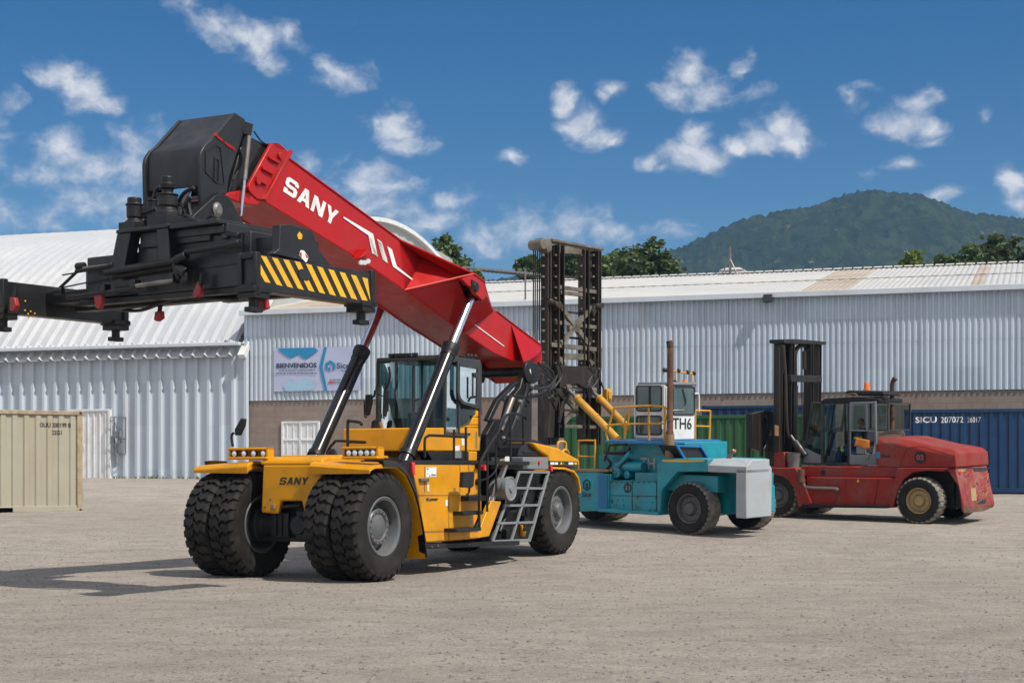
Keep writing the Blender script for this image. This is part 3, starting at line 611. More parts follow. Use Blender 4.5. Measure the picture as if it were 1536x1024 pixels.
# small building behind the roof
SF = Frame((-2.75, 88, 0), (math.cos(R(4)), -math.sin(R(4)))); a = SF.on((697, 392), 1, 0); b = SF.on((800, 402), 1, 0)
sb = thing('rear_building', SF.M, 'small dark building with sloping grey corrugated roof behind the long white roof', 'building')
m = MB(); m.b2((a.x + .3, 1, 1), (b.x + 2.2, 7, b.z - .75)); m.build('wall', M['galvold'], sb)
m = MB(); m.b2((a.x + .3, .9, b.z - 1.1), (b.x + 2, .99, b.z - .75)); 
for t in (0, 2.0, 3.6): m.tube([(a.x + .6 + t, .2, 1), (a.x + .6 + t, .2, b.z - .6)], .06, 6)
m.build('post', M['ochre'], sb)
m = MB(); x = a.x
while x < b.x + 2:
    t = (x - a.x) / (b.x - a.x); z = a.z + (b.z - a.z) * t; dz = (b.z - a.z) / (b.x - a.x) * .12
    m.add([(x, -.4, z - .32), (x + .12, -.4, z + dz - .28), (x + .24, -.4, z + 2 * dz - .32), (x, 7, z + .3), (x + .12, 7, z + .34), (x + .24, 7, z + .3), (x, -.4, z - .42), (x + .24, -.4, z - .42)], [(0, 1, 4, 3), (1, 2, 5, 4), (0, 1, 2, 7, 6)]); x += .24
m.build('roof', M['darkroof'], sb, smooth=0)
WS = Frame((-5.0, 93, 0), (1, 0)); a, b = WS.on((638, 374), 1, 0), WS.on((674, 386), 1, 0); m = MB()
m.add([(a.x, 0, a.z), (a.x + (b.x - a.x) * .55, 0, a.z - .1), (b.x, 0, b.z), (b.x, 0, b.z - 2), (a.x, 0, b.z - 2)] + [(a.x, 5, a.z + .5), (a.x + (b.x - a.x) * .55, 5, a.z + .4), (b.x, 5, b.z + .5), (b.x, 5, b.z - 2), (a.x, 5, b.z - 2)], [(0, 1, 2, 3, 4), (5, 6, 7, 8, 9), (0, 1, 6, 5), (1, 2, 7, 6), (2, 3, 8, 7), (4, 0, 5, 9)])
m.b2((a.x, .2, 1.2), (b.x, 4.8, b.z - 2)); o_ = m.build('white_shed', M['roofwhite'], None, smooth=0); o_.matrix_world = WS.M; tag(o_, 'scrap of white roof showing over the red boom beside a green tree', 'shed')
# weeds along the hangar foot
m = MB(); rr = random.Random(4)
for _ in range(70):
    p = WF.on((rr.uniform(168, 365), 722), 1, -.35 - rr.random() * .35); w0 = WF.M @ Vector((p.x, p.y, 0)); z = gz(w0.y)
    for _ in range(4): q = Vector((rr.uniform(-.08, .08), rr.uniform(-.08, .08), rr.uniform(.05, .16))); m.add([(w0.x - .012, w0.y, z), (w0.x + .012, w0.y, z), (w0.x + q.x, w0.y + q.y, z + q.z)], [(0, 1, 2)])
tag(m.build('weeds', M['weed'], smooth=0), 'dry weeds along the foot of the hangar wall', 'weeds', kind='stuff')

# ------------------------------------------------------------------ shipping containers (x along the side that faces the camera, y away)
def container(name_label, loc, fwd, L, H, mat, post, W=2.44, text=(), pocket=None):
    fr = Frame(loc, fwd); c = thing('shipping_container', fr.M, name_label, 'container'); P = .278
    pf = ((0, 0), (.30, 0), (.43, 1), (.80, 1), (.93, 0)); n = int((L - .3) / P); p = (L - .3) / n
    m = MB(); corr(m, .15, L - .15, .15, H - .1, .065, p, .036, pf); m.b2((.15, W - .08, .15), (L - .15, W - .05, H - .1)); m.build('side_panel', mat, c, smooth=20)
    m = MB()
    for x in (0.03, L - .06): m.b2((x, .14, .15), (x + .03, W - .14, H - .1))
    m.build('end_panel', mat, c)
    m = MB(); m.b2((.1, .03, H - .1), (L - .1, W - .03, H - .05)); m.build('roof', mat, c)
    m = MB(); m.b2((.16, 0, H - .11), (L - .16, .07, H - .01)); m.b2((.16, W - .07, H - .11), (L - .16, W, H - .01)); m.build('top_rail', post if post == M['rustedge'] else mat, c, bevel=.008)
    m = MB(); segs = [(.16, L - .16)]
    if pocket: segs = [(.16, pocket[0]), (pocket[0] + .36, pocket[1]), (pocket[1] + .36, L - .16)]
    for a, b in segs: m.b2((a, 0, .02), (b, .07, .17))
    m.b2((.16, .001, .13), (L - .16, .069, .168)) if pocket else None
    m.b2((.16, W - .07, .02), (L - .16, W, .17)); m.build('bottom_rail', mat, c, bevel=.008)
    for x in (0, L - .16):
        for y in (0, W - .16):
            m = MB(); m.b2((x + .01, y + .01, .12), (x + .15, y + .15, H - .12)); m.build('corner_post', post, c, bevel=.01)
            m = MB()
            for z in (0, H - .12):
                m.b2((x, y, z), (x + .178, y + .16, z + .12))
            q = m.build('corner_casting', post, c, bevel=.012)
            m = MB()
            for z in (.06, H - .06): m.lathe([(y - .006 if y == 0 else y + .15, .035), (y if y == 0 else y + .166, .035)], (x + .089, 0, z), 1, 12)
            m.build('casting_hole', M['ink'], q)
    for s, x0, x1, z0, z1, bold, tm in text:
        flat_text('lettering', s, M[tm], c, (x0, .022, z0), (x1, .022, z0), (x0, .022, z1), .002, bold)
    fr.wrap = lambda x: .065 - .036 * lerp_table(pf + ((1, 0),), ((x - .15) / p) % 1)
    return fr, c
def ground_at(px, Y): return Vector(((px - 768) / FPX * Y, Y, gz(Y)))
p = ground_at(125, 40.9); d_ = Vector((math.cos(R(30)), math.sin(R(30)), 0)); L_ = 6.06; p0 = p - d_ * L_; p0.z = gz(p.y) - .05
BF, bc = container('pale beige shipping container with rusty corner post at the left edge', p0, d_, L_, 2.59, M['beige'], M['rustedge'], pocket=(L_ - 4.2, L_ - 2.12))
ZL = zoom(0, 560, 3.84)
def ltext(fr, par, s, a, b, c, mat, y=.020, bold=.0):
    q = [Vector((v.x, y, v.z)) for v in fr.ons(ZL(a, b, c), 1, y)]; flat_text('lettering', s, mat, par, *q, thick=.002, bold=bold, wrap=fr.wrap)
ltext(BF, bc, 'OUU 200199 8', (229, 310), (408, 312), (229, 282), M['ink'], .02, .03); ltext(BF, bc, '22G1', (300, 352), (356, 354), (300, 326), M['ink'], .02, .03)
p = ground_at(1356, 49.4); a15 = (math.cos(R(15)), -math.sin(R(15)))
CF, cc = container('dark blue shipping container with white code letters at the right edge', p, a15, 12.19, 2.59, M['cblue'], M['cblue'])
q = CF.ons([(1373, 634), (1405, 633.5), (1373, 625)], 1, .02); flat_text('lettering', 'SICU', M['white'], cc, *q, thick=.002, bold=.02, wrap=CF.wrap)
q = CF.ons([(1411, 634), (1445, 633.5), (1411, 625)], 1, .02); flat_text('lettering', '207072', M['white'], cc, *q, thick=.002, bold=.01, wrap=CF.wrap)
q = CF.ons([(1451, 633.5), (1471, 633), (1451, 625.5)], 1, .02); flat_text('lettering', '26017', M['white'], cc, *q, thick=.002, bold=0, wrap=CF.wrap)
container('green shipping container behind the turquoise truck', ground_at(845, 49.8), a15, 7.9, 2.38, M['cgreen'], M['cgreen'])
p = ground_at(1052, 52.8); DF, dc = container('blue shipping container behind the green container, its top edge showing over it', p, a15, 4.3, 2.72, M['cblue'], M['cblue'], W=.95)

# ------------------------------------------------------------------ wheels
def tyre_mesh(mb, Rr, W, rim, lugs, depth, deep=True, zig=.35, smoothside=False):
    h = W / 2; k = Rr / .8
    prof = [(-h * .80, rim), (-h * .93, rim + .03 * k), (-h, rim + .42 * (Rr - rim)), (-h * .985, rim + .68 * (Rr - rim)), (-h * .90, Rr - depth * 1.55), (-h * .70, Rr - depth), (h * .70, Rr - depth), (h * .90, Rr - depth * 1.55), (h * .985, rim + .68 * (Rr - rim)), (h, rim + .42 * (Rr - rim)), (h * .93, rim + .03 * k), (h * .80, rim)]
    mb.lathe(prof, (0, 0, 0), 1, 56, 0, cap=False)
    mb.lathe([(-h * .80, rim), (h * .80, rim)], (0, 0, 0), 1, 40, 0, cap=False); mb.lathe([(-h * .9, Rr - depth * 1.5), (-h * .70, Rr - depth + .001), (h * .70, Rr - depth + .001), (h * .9, Rr - depth * 1.5)], (0, 0, 0), 1, 56, 1, cap=False)
    st = [(.03, 0, Rr), (.30, zig, Rr), (.55, zig * .45, Rr - .002), (.82, zig * 1.05, Rr - depth * .30), (.99, zig * 1.15, Rr - depth * 1.6)]
    pitch = 2 * math.pi / lugs
    for sd in (-1, 1):
        for i in range(lugs):
            a0 = (i + (.5 if sd > 0 else 0)) * pitch; top = []; bot = []
            for t, zg, rr_ in st:
                for e in (-.31, .31):
                    a = a0 + (zg + e) * pitch * (1 if sd > 0 else 1); y = sd * t * h
                    top.append(Vector((rr_ * math.cos(a), y, rr_ * math.sin(a)))); rb = min(rr_ - .004, Rr - depth * 1.25) if t < .9 else rr_ - depth * .9
                    bot.append(Vector((rb * math.cos(a), y, rb * math.sin(a))))
            n = len(top); v = top + bot; f = []
            for q in range(0, n - 2, 2): f += [(q, q + 1, q + 3, q + 2), (q, q + 2, n + q + 2, n + q), (q + 1, n + q + 1, n + q + 3, q + 3)]
            f += [(0, n, n + 1, 1), (n - 2, n - 1, 2 * n - 1, 2 * n - 2)]
            mb.add(v, f, 1)
def ring_bolts(mb, c, r, n, br, ln, mi=0):
    for i in range(n):
        a = 2 * math.pi * i / n; mb.lathe([(0, br), (ln, br * .8)], (c[0] + r * math.cos(a), c[1], c[2] + r * math.sin(a)), 1, 6, mi)
def copy_part(o, parent, loc, rz_=0, label=None):
    c = o.copy(); COL.objects.link(c); c.parent = parent; c.location = loc; c.rotation_euler = (0, 0, rz_)
    for ch in o.children:
        d = ch.copy(); COL.objects.link(d); d.parent = c
    return c
def wheel_pair(parent, name, tm, rimfn, rubber, rimmat, places, roll=0):
    """first wheel built at the hub, then copied; place = (x, y, z, turned so its dish faces the other way)"""
    a = MB(); tm(a); b = MB(); rimfn(b)
    w0 = bpy.data.objects.new(name, None)
    first = None
    for x, y, z, flip in places:
        if first is None:
            t = a.build('tyre', rubber, None, smooth=30); wob = t
            t.name = name; t.parent = parent; t.location = (x, y, z); t.rotation_euler = (0, 0, math.pi if flip else 0)
            r = b.build('rim', rimmat, t, smooth=30); first = t
        else: copy_part(first, parent, (x, y, z), math.pi if flip else 0)
    bpy.data.objects.remove(w0); return first

# ------------------------------------------------------------------ reach stacker
TH = R(61.6); U = (-math.cos(TH), -math.sin(TH)); S = Frame((-3.22, 23.88, 0), U)
rs = thing('reach_stacker', S.M, 'big yellow reach stacker with raised red boom and black container spreader', 'reach stacker')
zD, zPV, zK, zA, zB, zS, zBM, zC, z4, z5, zE = zoom(520,500,2.845), zoom(700,480,4.656), zoom(540,520,5.69), zoom(200,150,2.768), zoom(0,300,3.2), zoom(150,240,5.12), zoom(530,360,5.69), zoom(260,600,3.413), zoom(600,640,4.878), zoom(700,640,4.875), zoom(350,360,6.98)
def O(z, y, *pts): return S.ons(z(*pts), 1, y)
def rimA(b):   # deep dish, outer side +y
    b.lathe([(.205, .44), (.215, .425), (.20, .39), (.17, .375), (.02, .36), (-.02, .345), (-.03, .30)], (0, 0, 0), 1, 40, 0, cap=False)
    b.lathe([(-.04, .345), (-.03, .27), (.10, .265), (.12, .25), (.12, .20), (.10, .19), (.12, .16), (.135, .06), (.135, .001)], (0, 0, 0), 1, 32, 0, cap=False)
    b.lathe([(-.205, .44), (-.2, .39), (-.1, .36)], (0, 0, 0), 1, 32, 0, cap=False); b.lathe([(-.1, .36), (-.1, .02)], (0, 0, 0), 1, 24, 0)
    ring_bolts(b, (0, .12, 0), .225, 16, .014, .02)
def rimB(b):   # rear: hub proud of the dish
    b.lathe([(.205, .44), (.215, .425), (.20, .39), (.17, .375), (.06, .355), (.03, .32), (.02, .28), (.06, .265), (.10, .26), (.11, .235), (.11, .15), (.16, .14), (.19, .12), (.2, .001)], (0, 0, 0), 1, 40, 0, cap=False)
    b.lathe([(-.205, .44), (-.2, .39), (-.1, .36)], (0, 0, 0), 1, 32, 0, cap=False); b.lathe([(-.1, .36), (-.1, .02)], (0, 0, 0), 1, 24, 0)
    ring_bolts(b, (0, .10, 0), .19, 14, .016, .025)
tm = lambda a: tyre_mesh(a, .80, .46, .43, 30, .042)
wheel_pair(rs, 'front_wheel', tm, rimA, [M['rubber'], M['rubber']], M['rim'], [(0, 1.355, .795, 0), (0, .87, .795, 1), (0, -.83, .795, 0), (0, -1.305, .795, 1)])
rzr = .80 + gz(29.7) - .02
wheel_pair(rs, 'rear_wheel', tm, rimB, [M['rubber'], M['rubber']], M['rim'], [(-6.56, .93, rzr, 0), (-6.56, -.93, rzr, 1)])
# chassis and axles
m = MB(); m.b2((-7.3, -.42, .75), (.1, .42, 1.45)); m.b2((-5.3, -.95, .55), (-1.3, .5, 1.62)); m.b2((-7.5, -.9, 1.2), (-5.2, .9, 1.7)); m.build('chassis', M['black'], rs, bevel=.02)
m = MB(); m.b2((-.25, -.62, .55), (.12, .62, 1.0)); m.b2((.0, -.30, .62), (.22, .02, .98)); m.b2((.0, .14, .58), (.2, .42, 1.02)); m.lathe([(-.66, .30), (-.55, .30), (-.5, .22), (.5, .22), (.55, .30), (.66, .30)], (0, 0, .8), 1, 24)
for y in (-.22, -.12, .0): m.b2((.2, y, .64), (.25, y + .035, .96))
m.tube([(.16, -.4, .98), (.28, -.2, 1.06), (.22, .25, 1.1)], .03); m.lathe([(-.2, .16), (.26, .13)], (.1, .28, .8), 0, 16)
m.build('front_axle', M['black'], rs, bevel=.02)
m = MB(); m.lathe([(-.75, .22), (.75, .22)], (-6.56, 0, rzr), 1, 20); m.build('rear_axle', M['black'], rs)
# front plate with its notch, rolled back over the top
PX = .34; f = [S.on(p, 0, PX) for p in zC((458,330),(448,575),(530,582),(548,515),(655,515),(672,582),(735,582),(758,330))]
m = MB(); m.pr(f, 0, PX, PX - .10)
ymin, ymax = min(p.y for p in f), max(p.y for p in f); zt = max(f[0].z, f[-1].z)
prof = [(PX, zt - .005), (PX - .015, zt + .05), (PX - .06, zt + .095), (PX - .16, zt + .12), (PX - .8, zt + .125), (PX - .8, zt - .01), (PX - .1, zt - .01)]
m.loft([[Vector((x, ymin, z)) for x, z in prof], [Vector((x, ymax, z)) for x, z in prof]]); fp = m.build('front_plate', M['yellow'], rs, bevel=.03, seg=4)
q = [S.on(p, 0, PX + .001) for p in zC((543,432),(686,432),(556,394))]; q[2] = q[0] + Vector((0, .03, q[2].z - q[0].z)); block_text('lettering', 'SANY', M['ink'], fp, *q)
m = MB()
for p in zC((470,548),(678,552),(690,508),(498,508)): 
    c = S.on(p, 0, PX); m.lathe([(PX - .02, .022), (PX + .008, .02)], (0, c.y, c.z), 0, 10)
m.build('bolt_head', M['steel'], fp)
c = S.on(zC((518,545))[0], 0, PX); m = MB(); m.box((PX + .03, c.y, c.z), (.06, .07, .08)); m.build('tow_pin', M['ochre'], fp, bevel=.008)
# fenders, light bars
def fender(y0, y1, sg, cut=9):
    """arched guard over one pair of front wheels; y0 inner, y1 outer side"""
    prof = [(.45, 1.66), (.42, 1.70), (.30, 1.735), (-.25, 1.74), (-.50, 1.62), (-.72, 1.36), (-.88, 1.05), (-1.0, .70), (-1.06, .38)][:cut]
    m = MB(); v = []
    for x, z in prof:
        v += [(x, y0, z + .01), (x, y1, z - (.02 if x < .3 else .05)), (x - .01, y1, z - .10), (x - .01, y0, z - .11)]
    f_ = [];
    for i in range(len(prof) - 1):
        for j in range(4): f_.append((4 * i + j, 4 * i + (j + 1) % 4, 4 * i + 4 + (j + 1) % 4, 4 * i + 4 + j))
    f_ += [(0, 1, 2, 3), tuple(range(4 * len(prof) - 4, 4 * len(prof)))]; m.add(v, f_)
    fe = m.build('fender', M['yellow'], rs, bevel=.035, seg=4)
    m = MB(); e = [(x, z - .01) for x, z in prof if x < .05]; yb = y1 + .004 * sg
    v = []
    for x, z in [(.12, 1.735)] + e: v += [(x + .015, yb - .10 * sg, z + .025), (x + .02, yb + .03 * sg, z + .012), (x - .02, yb + .03 * sg, z - .075), (x - .02, yb - .02 * sg, z - .06)]
    n = len(e) + 1; m.add(v, [(4 * i + j, 4 * i + (j + 1) % 4, 4 * i + 4 + (j + 1) % 4, 4 * i + 4 + j) for i in range(n - 1) for j in range(4)] + [(0, 1, 2, 3), tuple(range(4 * n - 4, 4 * n))])
    m.build('rubber_edge', M['gloss'], fe, bevel=.006)
    m = MB(); m.pr([Vector((x, 0, z)) for x, z in [(.35, 1.70), (-.6, 1.70), (-.75, 1.35), (-.4, 1.42), (-.1, 1.62)]], 1, y0, y0 - .05 * sg); m.build('inner_guard', M['black'], fe)
    return fe
fender(.56, 1.60, 1); fender(-.56, -1.60, -1, 6)
def light_bar(ya, yb, x, z, n, extra):
    m = MB(); d_ = .16
    m.b2((x - d_, ya, z + .11), (x, yb, z + .15)); m.b2((x - d_, ya, z), (x - .13, yb, z + .11)); m.b2((x - d_, yb - .05, z - .02), (x, yb, z + .15)); m.b2((x - d_, ya, z - .03), (x - .02, ya + .04, z + .15)); m.b2((x - d_, ya + .02, z - .03), (x + .03, yb, z + .01))
    lb = m.build('light_bar', M['yellow'], rs, bevel=.015)
    for i in range(n):
        y = ya + .12 + (yb - ya - .22) * i / (n - 1); m = MB(); m.lathe([(x - .08, .03), (x - .02, .048), (x - .012, .050)], (0, y, z + .06), 0, 16); m.lathe([(x - .012, .043), (x - .004, .03), (x, .001)], (0, y, z + .06), 0, 16, 1); m.build('headlight', [M['black'], M['lens']], lb)
    return lb
g_ = S.on((565, 672), 0, .30); a_ = S.on((512, 672), 0, .30); light_bar(a_.y, g_.y + .03, .30, 1.80, 5, 0)
a_ = S.on((341, 672), 0, .30); g_ = S.on((402, 672), 0, .30); light_bar(a_.y, g_.y, .30, 1.80, 4, 0)
q = [S.on(p, 0, .25) for p in zC((305,238),(298,185),(310,165),(330,178))]; m = MB(); m.curve(q[:3], .022, 8)
c = [S.on(p, 0, .25) for p in zC((312,150),(345,92),(362,95),(358,130),(335,180),(315,180))]; m.pr(c, 0, .25, .18); m.build('wing_mirror', M['black'], rs, bevel=.02)
# lift cylinders
Yc = .87; P0, P1 = Vector((-1.74, Yc, 1.87)), Vector((-3.84, Yc, 4.66)); D0 = (P1 - P0).normalized()
for sg in (1, -1):
    f2 = lambda p: Vector((p.x, p.y * sg, p.z)); tj = .62
    m = MB(); m.tube([f2(P0 - D0 * .55), f2(P0 + (P1 - P0) * tj)], .118, 28); lc = m.build('lift_cylinder', M['gloss'], rs)
    m = MB(); e = P0 + (P1 - P0) * tj; m.tube([f2(e - D0 * .13), f2(e - D0 * .04), f2(e + D0 * .05), f2(e + D0 * .07)], [.122, .145, .145, .10], 28); m.tube([f2(e - D0 * .17), f2(e - D0 * .13)], .128, 24); m.build('gland', M['black'], lc)
    m = MB(); m.tube([f2(e), f2(P1)], .075, 24); m.build('rod', M['chrome'], lc)
    m = MB(); m.lathe([(-.14, .15), (.14, .15)], f2(P1), 1, 20); m.build('rod_eye', M['black'], lc, bevel=.01)
    m = MB(); m.tube([f2(P0 - D0 * .06), f2(P0 + D0 * .02)], .14, 24); m.build('boot', M['black'], lc)
# boom
YB0, YB1 = .42, -.40
side = [(432,237),(580,323),(640,361),(711,411),(740,465.5),(769,486),(812,520),(813,537),(809,564),(802,572),(776,537),(762,525),(740,526),(700,501),(674,485),(607,435.6),(540,390),(393,300)]
side = [(432,237),(520,301.5),(620,375),(705,437),(745,467),(771,487),(811,517),(814,536),(809,564),(802,574),(781,541),(766,541),(740,529),(700,502),(674,485),(607,435.6),(540,390),(393,300)]
bp = S.ons(side, 1, YB0); m = MB(); m.pr(bp, 1, YB0, YB1); boom = m.build('boom', M['red'], rs, bevel=.018, seg=3)
# flanges running along the edges of the side plate
def strip(mb, pts, y, r=.016): mb.tube([Vector((p.x, y, p.z)) for p in pts], r, 6)
m = MB()
for y in (YB0 + .006, YB1 - .006): strip(m, bp[12:], y, .02); strip(m, bp[:4], y, .016); strip(m, bp[4:7], y, .014)
bp2 = [b_ + Vector((0, 0, -.02)) for b_ in bp]
m.build('edge_flange', M['red'], boom)
# front collar with ribs
cp = O(zA, .46, (575,178),(608,180),(646,215),(560,370),(540,416),(518,414),(468,372)); m = MB(); m.pr(cp, 1, .46, .40); m.pr(cp, 1, -.38, -.44)
pa = O(zA, .46, (575,178),(608,180),(646,215),(598,205)); m.pr(pa, 1, .46, -.44); pa = O(zA, .46, (468,372),(540,416),(518,440),(440,425),(385,400),(400,385)); m.pr(pa, 1, .44, -.42)
col = m.build('boom_collar', M['red'], boom, bevel=.015)
m = MB()
for a, b in (((556,237),(600,262)),((530,282),(575,308)),((505,325),(548,352))): 
    p = O(zA, .46, a, b); m.tube([p[0] + Vector((0, .02, 0)), p[1] + Vector((0, .02, 0))], .03, 4)
for a in ((606,233),(513,338),(480,370)): p = O(zA, .46, a)[0]; m.lathe([(.45, .055), (.50, .05)], (p.x, 0, p.z), 1, 16)
p = O(zA, .46, (650,212),(540,418)); m.tube([p[0] + Vector((0, .02, 0)), p[1] + Vector((0, .02, 0))], .035, 4)
m.build('collar_rib', M['red'], col, bevel=.006)
# lettering and stripes on the near side
YL = YB0 + .012
def bpoly3(mb, z, *pts): q = [Vector((p.x, YL, p.z)) for p in O(z, YL, *pts)]; mb.add(q, [tuple(range(len(q)))])
q = [Vector((p.x, YL, p.z)) for p in O(zA, YL, (622,378),(838,526),(641,314))]; block_text('lettering', 'SANY', M['white'], boom, *q, thick=-.004, gap=.12)
m = MB(); bpoly3(m, zA, (874,484),(996,556),(1014,648),(992,636),(976,562),(872,490)); bpoly3(m, zA, (1012,577),(1030,588),(1054,662),(1050,670),(1036,663)); m.build('white_stripe', M['white'], boom, smooth=0)
m = MB(); bpoly3(m, zBM, (137,-20),(165,0),(211,142),(172,118)); bpoly3(m, zBM, (205,0),(245,22),(294,197),(255,170)); bpoly3(m, zBM, (288,50),(330,80),(370,222),(523,345),(520,354),(338,226)); m.build('white_stripe', M['white'], boom, smooth=0)
m = MB(); bpoly3(m, zPV, (27,12),(32,8),(264,180),(260,184)); m.build('white_stripe', M['white'], boom, smooth=0)
# lamp bracket low on the boom side
p = O(zBM, .50, (85,75),(140,125),(60,140),(20,160)); m = MB(); m.pr(p, 1, .58, .42); lb = m.build('lamp_bracket', M['red'], boom, bevel=.008)
for a in ((62,190),(93,192),(122,180)):
    c = O(zBM, .54, a)[0]; m = MB(); m.tube([c + Vector((-.06, -.06, .01)), c, c + Vector((.02, .03, -.005))], [.03, .042, .036], 14); m.build('work_lamp', M['lens'], lb)
# flared bracket that takes the cylinder rod
def bracket(sg):
    m = MB(); yb = .42 if sg > 0 else .40
    g3 = lambda z, y, *p: [Vector((v.x, (v.y if y > .5 else yb) * sg, v.z)) for v in O(z, y, *p)]
    T1, T2, Mm, I1, I2, B1, B2 = g3(zBM, .42, (395,0),(1195,610),(440,430),(600,150),(755,290),(815,705),(945,800))
    L1, L2, L3, L4 = g3(zBM, 1.04, (1030,290),(1120,355),(1140,480),(1090,545))
    dn = Vector((0, 0, -.03))
    def tri(*v): m.add(v, [tuple(range(len(v)))])
    K1 = L1 + Vector((.12, -.20 * sg, -.06))
    tri(T1, I1, Mm); tri(T1, L1, K1, I1); tri(Mm, I1, K1, L1); tri(T1, T2, L2, L1); tri(T1, T2, L2 + dn, L1 + dn)
    L4b = Vector((L4.x + .05, L4.y - .22 * sg, L4.z)); L1b = Vector((L1.x + .10, L1.y - .24 * sg, L1.z - .12))
    tri(Mm, L1, L1b); tri(Mm, L1b, B1); tri(L1b, L4b, B2, B1); tri(L4b, L3, T2, B2); tri(L2, L3, T2)
    m.tube([T1, L1, L2], .022, 6); m.tube([Mm + Vector((.03, .01 * sg, 0)), L1], .026, 6); m.tube([B1, B2, T2], .012, 5)
    for y in (1.04, .70):
        P = [Vector((v.x, y * sg, v.z)) for v in O(zBM, 1.04, (930,335),(1030,290),(1120,355),(1140,480),(1105,515),(1040,455),(1010,400),(975,385))]
        m.pr(P, 1, y * sg, (y - .07) * sg)
    br = m.build('cylinder_bracket', M['red'], boom, bevel=.008)
    m = MB(); p = O(zBM, 1.06, (1050,400))[0]; m.lathe([(1.03 * sg, .085), (1.075 * sg, .075)], (p.x, 0, p.z), 1, 20); m.pr([Vector((v.x, 0, v.z)) for v in O(zBM, 1.06, (1012,335),(1035,345),(1080,420),(1050,445),(1020,420))], 1, 1.045 * sg, 1.06 * sg); m.build('pin_cover', M['black'], br, bevel=.006)
bracket(1); bracket(-1)
# pyramid swelling at the boom foot
m = MB(); a, b, c, d_, e = O(zPV, .42, (310,30),(525,195),(480,440),(385,345),(300,220)); ap = O(zPV, .62, (400,300))[0]; ap2 = O(zPV, .60, (500,240))[0]
m.add([a, b, c, d_, ap, ap2], [(0, 4, 5), (0, 5, 1), (1, 5, 4, 2), (2, 4, 3), (3, 4, 0)])
a_ = [Vector((v.x, -.40, v.z)) for v in (a, b, c, d_)] + [Vector((ap.x, -.60, ap.z)), Vector((ap2.x, -.58, ap2.z))]; m.add(a_, [(0, 4, 5), (0, 5, 1), (1, 5, 4, 2), (2, 4, 3), (3, 4, 0)])
m.build('boom_foot', M['red'], boom, bevel=.006)
# inner boom section and head
ib = O(zA, .34, (462,140),(590,205),(500,390),(395,385)); m = MB(); m.pr(ib, 1, .34, -.34); m.build('inner_boom', M['blackgrey'], rs, bevel=.015)
hp = O(zA, .42, (420,53),(372,112),(318,172),(296,190),(284,215),(280,240),(280,360),(400,310),(462,140)); m = MB(); m.pr(hp, 1, .40, -.50)
head = m.build('boom_head', M['blackgrey'], rs, bevel=.02, seg=3)
for ya, yb in ((.45, .40), (-.50, -.55)):
    P = [Vector((v.x, ya, v.z)) for v in O(zA, .45, (422,52),(466,82),(455,150),(400,312),(388,390),(352,392),(300,452),(280,440),(276,240),(282,212),(300,184),(322,168))]; m = MB(); m.pr(P, 1, ya, yb); hpn = m.build('head_plate', M['blackgrey'], head, bevel=.01)
P = O(zA, .455, (300,215),(345,190),(362,200),(378,350),(345,345),(300,300)); m = MB()
for a, b in zip(P, P[1:] + P[:1]): m.tube([a, b], .008, 4)
P = O(zA, .455, (338,242),(355,248),(352,345),(336,335)); 
for a, b in zip(P, P[1:] + P[:1]): m.tube([a, b], .012, 4)
m.build('panel_edge', M['blackgrey'], head)
m = MB(); rr = random.Random(5)
for x0, x1, y0, y1 in ((334,372,140,170),(380,424,176,208)):
    n = 6
    for i in range(n):
        t = i / n; a = (x0 + (x1 - x0) * t, y0 + (y1 - y0) * t); P = O(zA, .466, (a[0], a[1] - rr.uniform(3, 9)), (a[0] + 5.5, a[1] - rr.uniform(0, 5)), (a[0] + 5.5, a[1] + rr.uniform(4, 12)), (a[0], a[1] + rr.uniform(3, 8))); m.add(P, [(0, 1, 2, 3)])
m.build('red_decal', M['red'], head, smooth=0)
m = MB(); P = O(zA, .46, (455,85),(500,100),(490,150),(455,140)); m.pr(P, 1, .46, .30); m.pr(P, 1, -.30, -.46)
m.build('head_lug', M['black'], head, bevel=.01)
m = MB(); a, b = O(zA, .50, (480,150),(446,480)); m.tube([a, a + (b - a) * .55], .035, 12); m.tube([a + (b - a) * .54, b], .022, 10, 1); dp = m.build('damping_cylinder', [M['steel'], M['chrome']], rs)
m = MB()
for y in (.30, .1, -.15, -.35):
    a, b, c = O(zA, y, (235,372),(205,420),(190,480)); m.curve([a, b, c], .03, 8)
for pts in (((500,130),(530,170),(560,190)),((440,200),(452,260),(415,330)),):
    m.curve(O(zA, .36, *pts), .012, 6)
m.build('hose_bundle', M['hose'], rs)
# pivot lug under the head
P = O(zA, .48, (235,486),(330,398),(352,385),(388,402),(440,492),(466,545),(300,560)); m = MB(); m.pr(P, 1, .52, .36); m.pr(P, 1, -.36, -.52); pl = m.build('tilt_lug', M['black'], rs, bevel=.012)
c = O(zA, .53, (350,455))[0]; m = MB(); m.lathe([(.51, .10), (.535, .10), (.54, .085), (.56, .06), (.56, .001)], (c.x, 0, c.z), 1, 20); m.build('pivot_pin', M['steel'], pl)
m = MB(); m.lathe([(-.5, .14), (.5, .14)], (c.x, 0, c.z), 1, 20); m.build('pivot_tube', M['black'], pl)

# spreader (own axes SP: x ahead, y to the near end, z up, z = 0 at the twist-lock tips)
ur = Matrix.Rotation(R(-6.2), 3, 'Z') @ Vector((*U, 0)); SP = Frame((-4.385, 20.99, 3.47), ur); XF = S.I @ SP.M
def Q(z, ax, val, *pts): return SP.ons(z(*pts), ax, val)
def lockpos(sy, sx): return (sx * .98, sy * 2.30)
sprd = MB(XF)
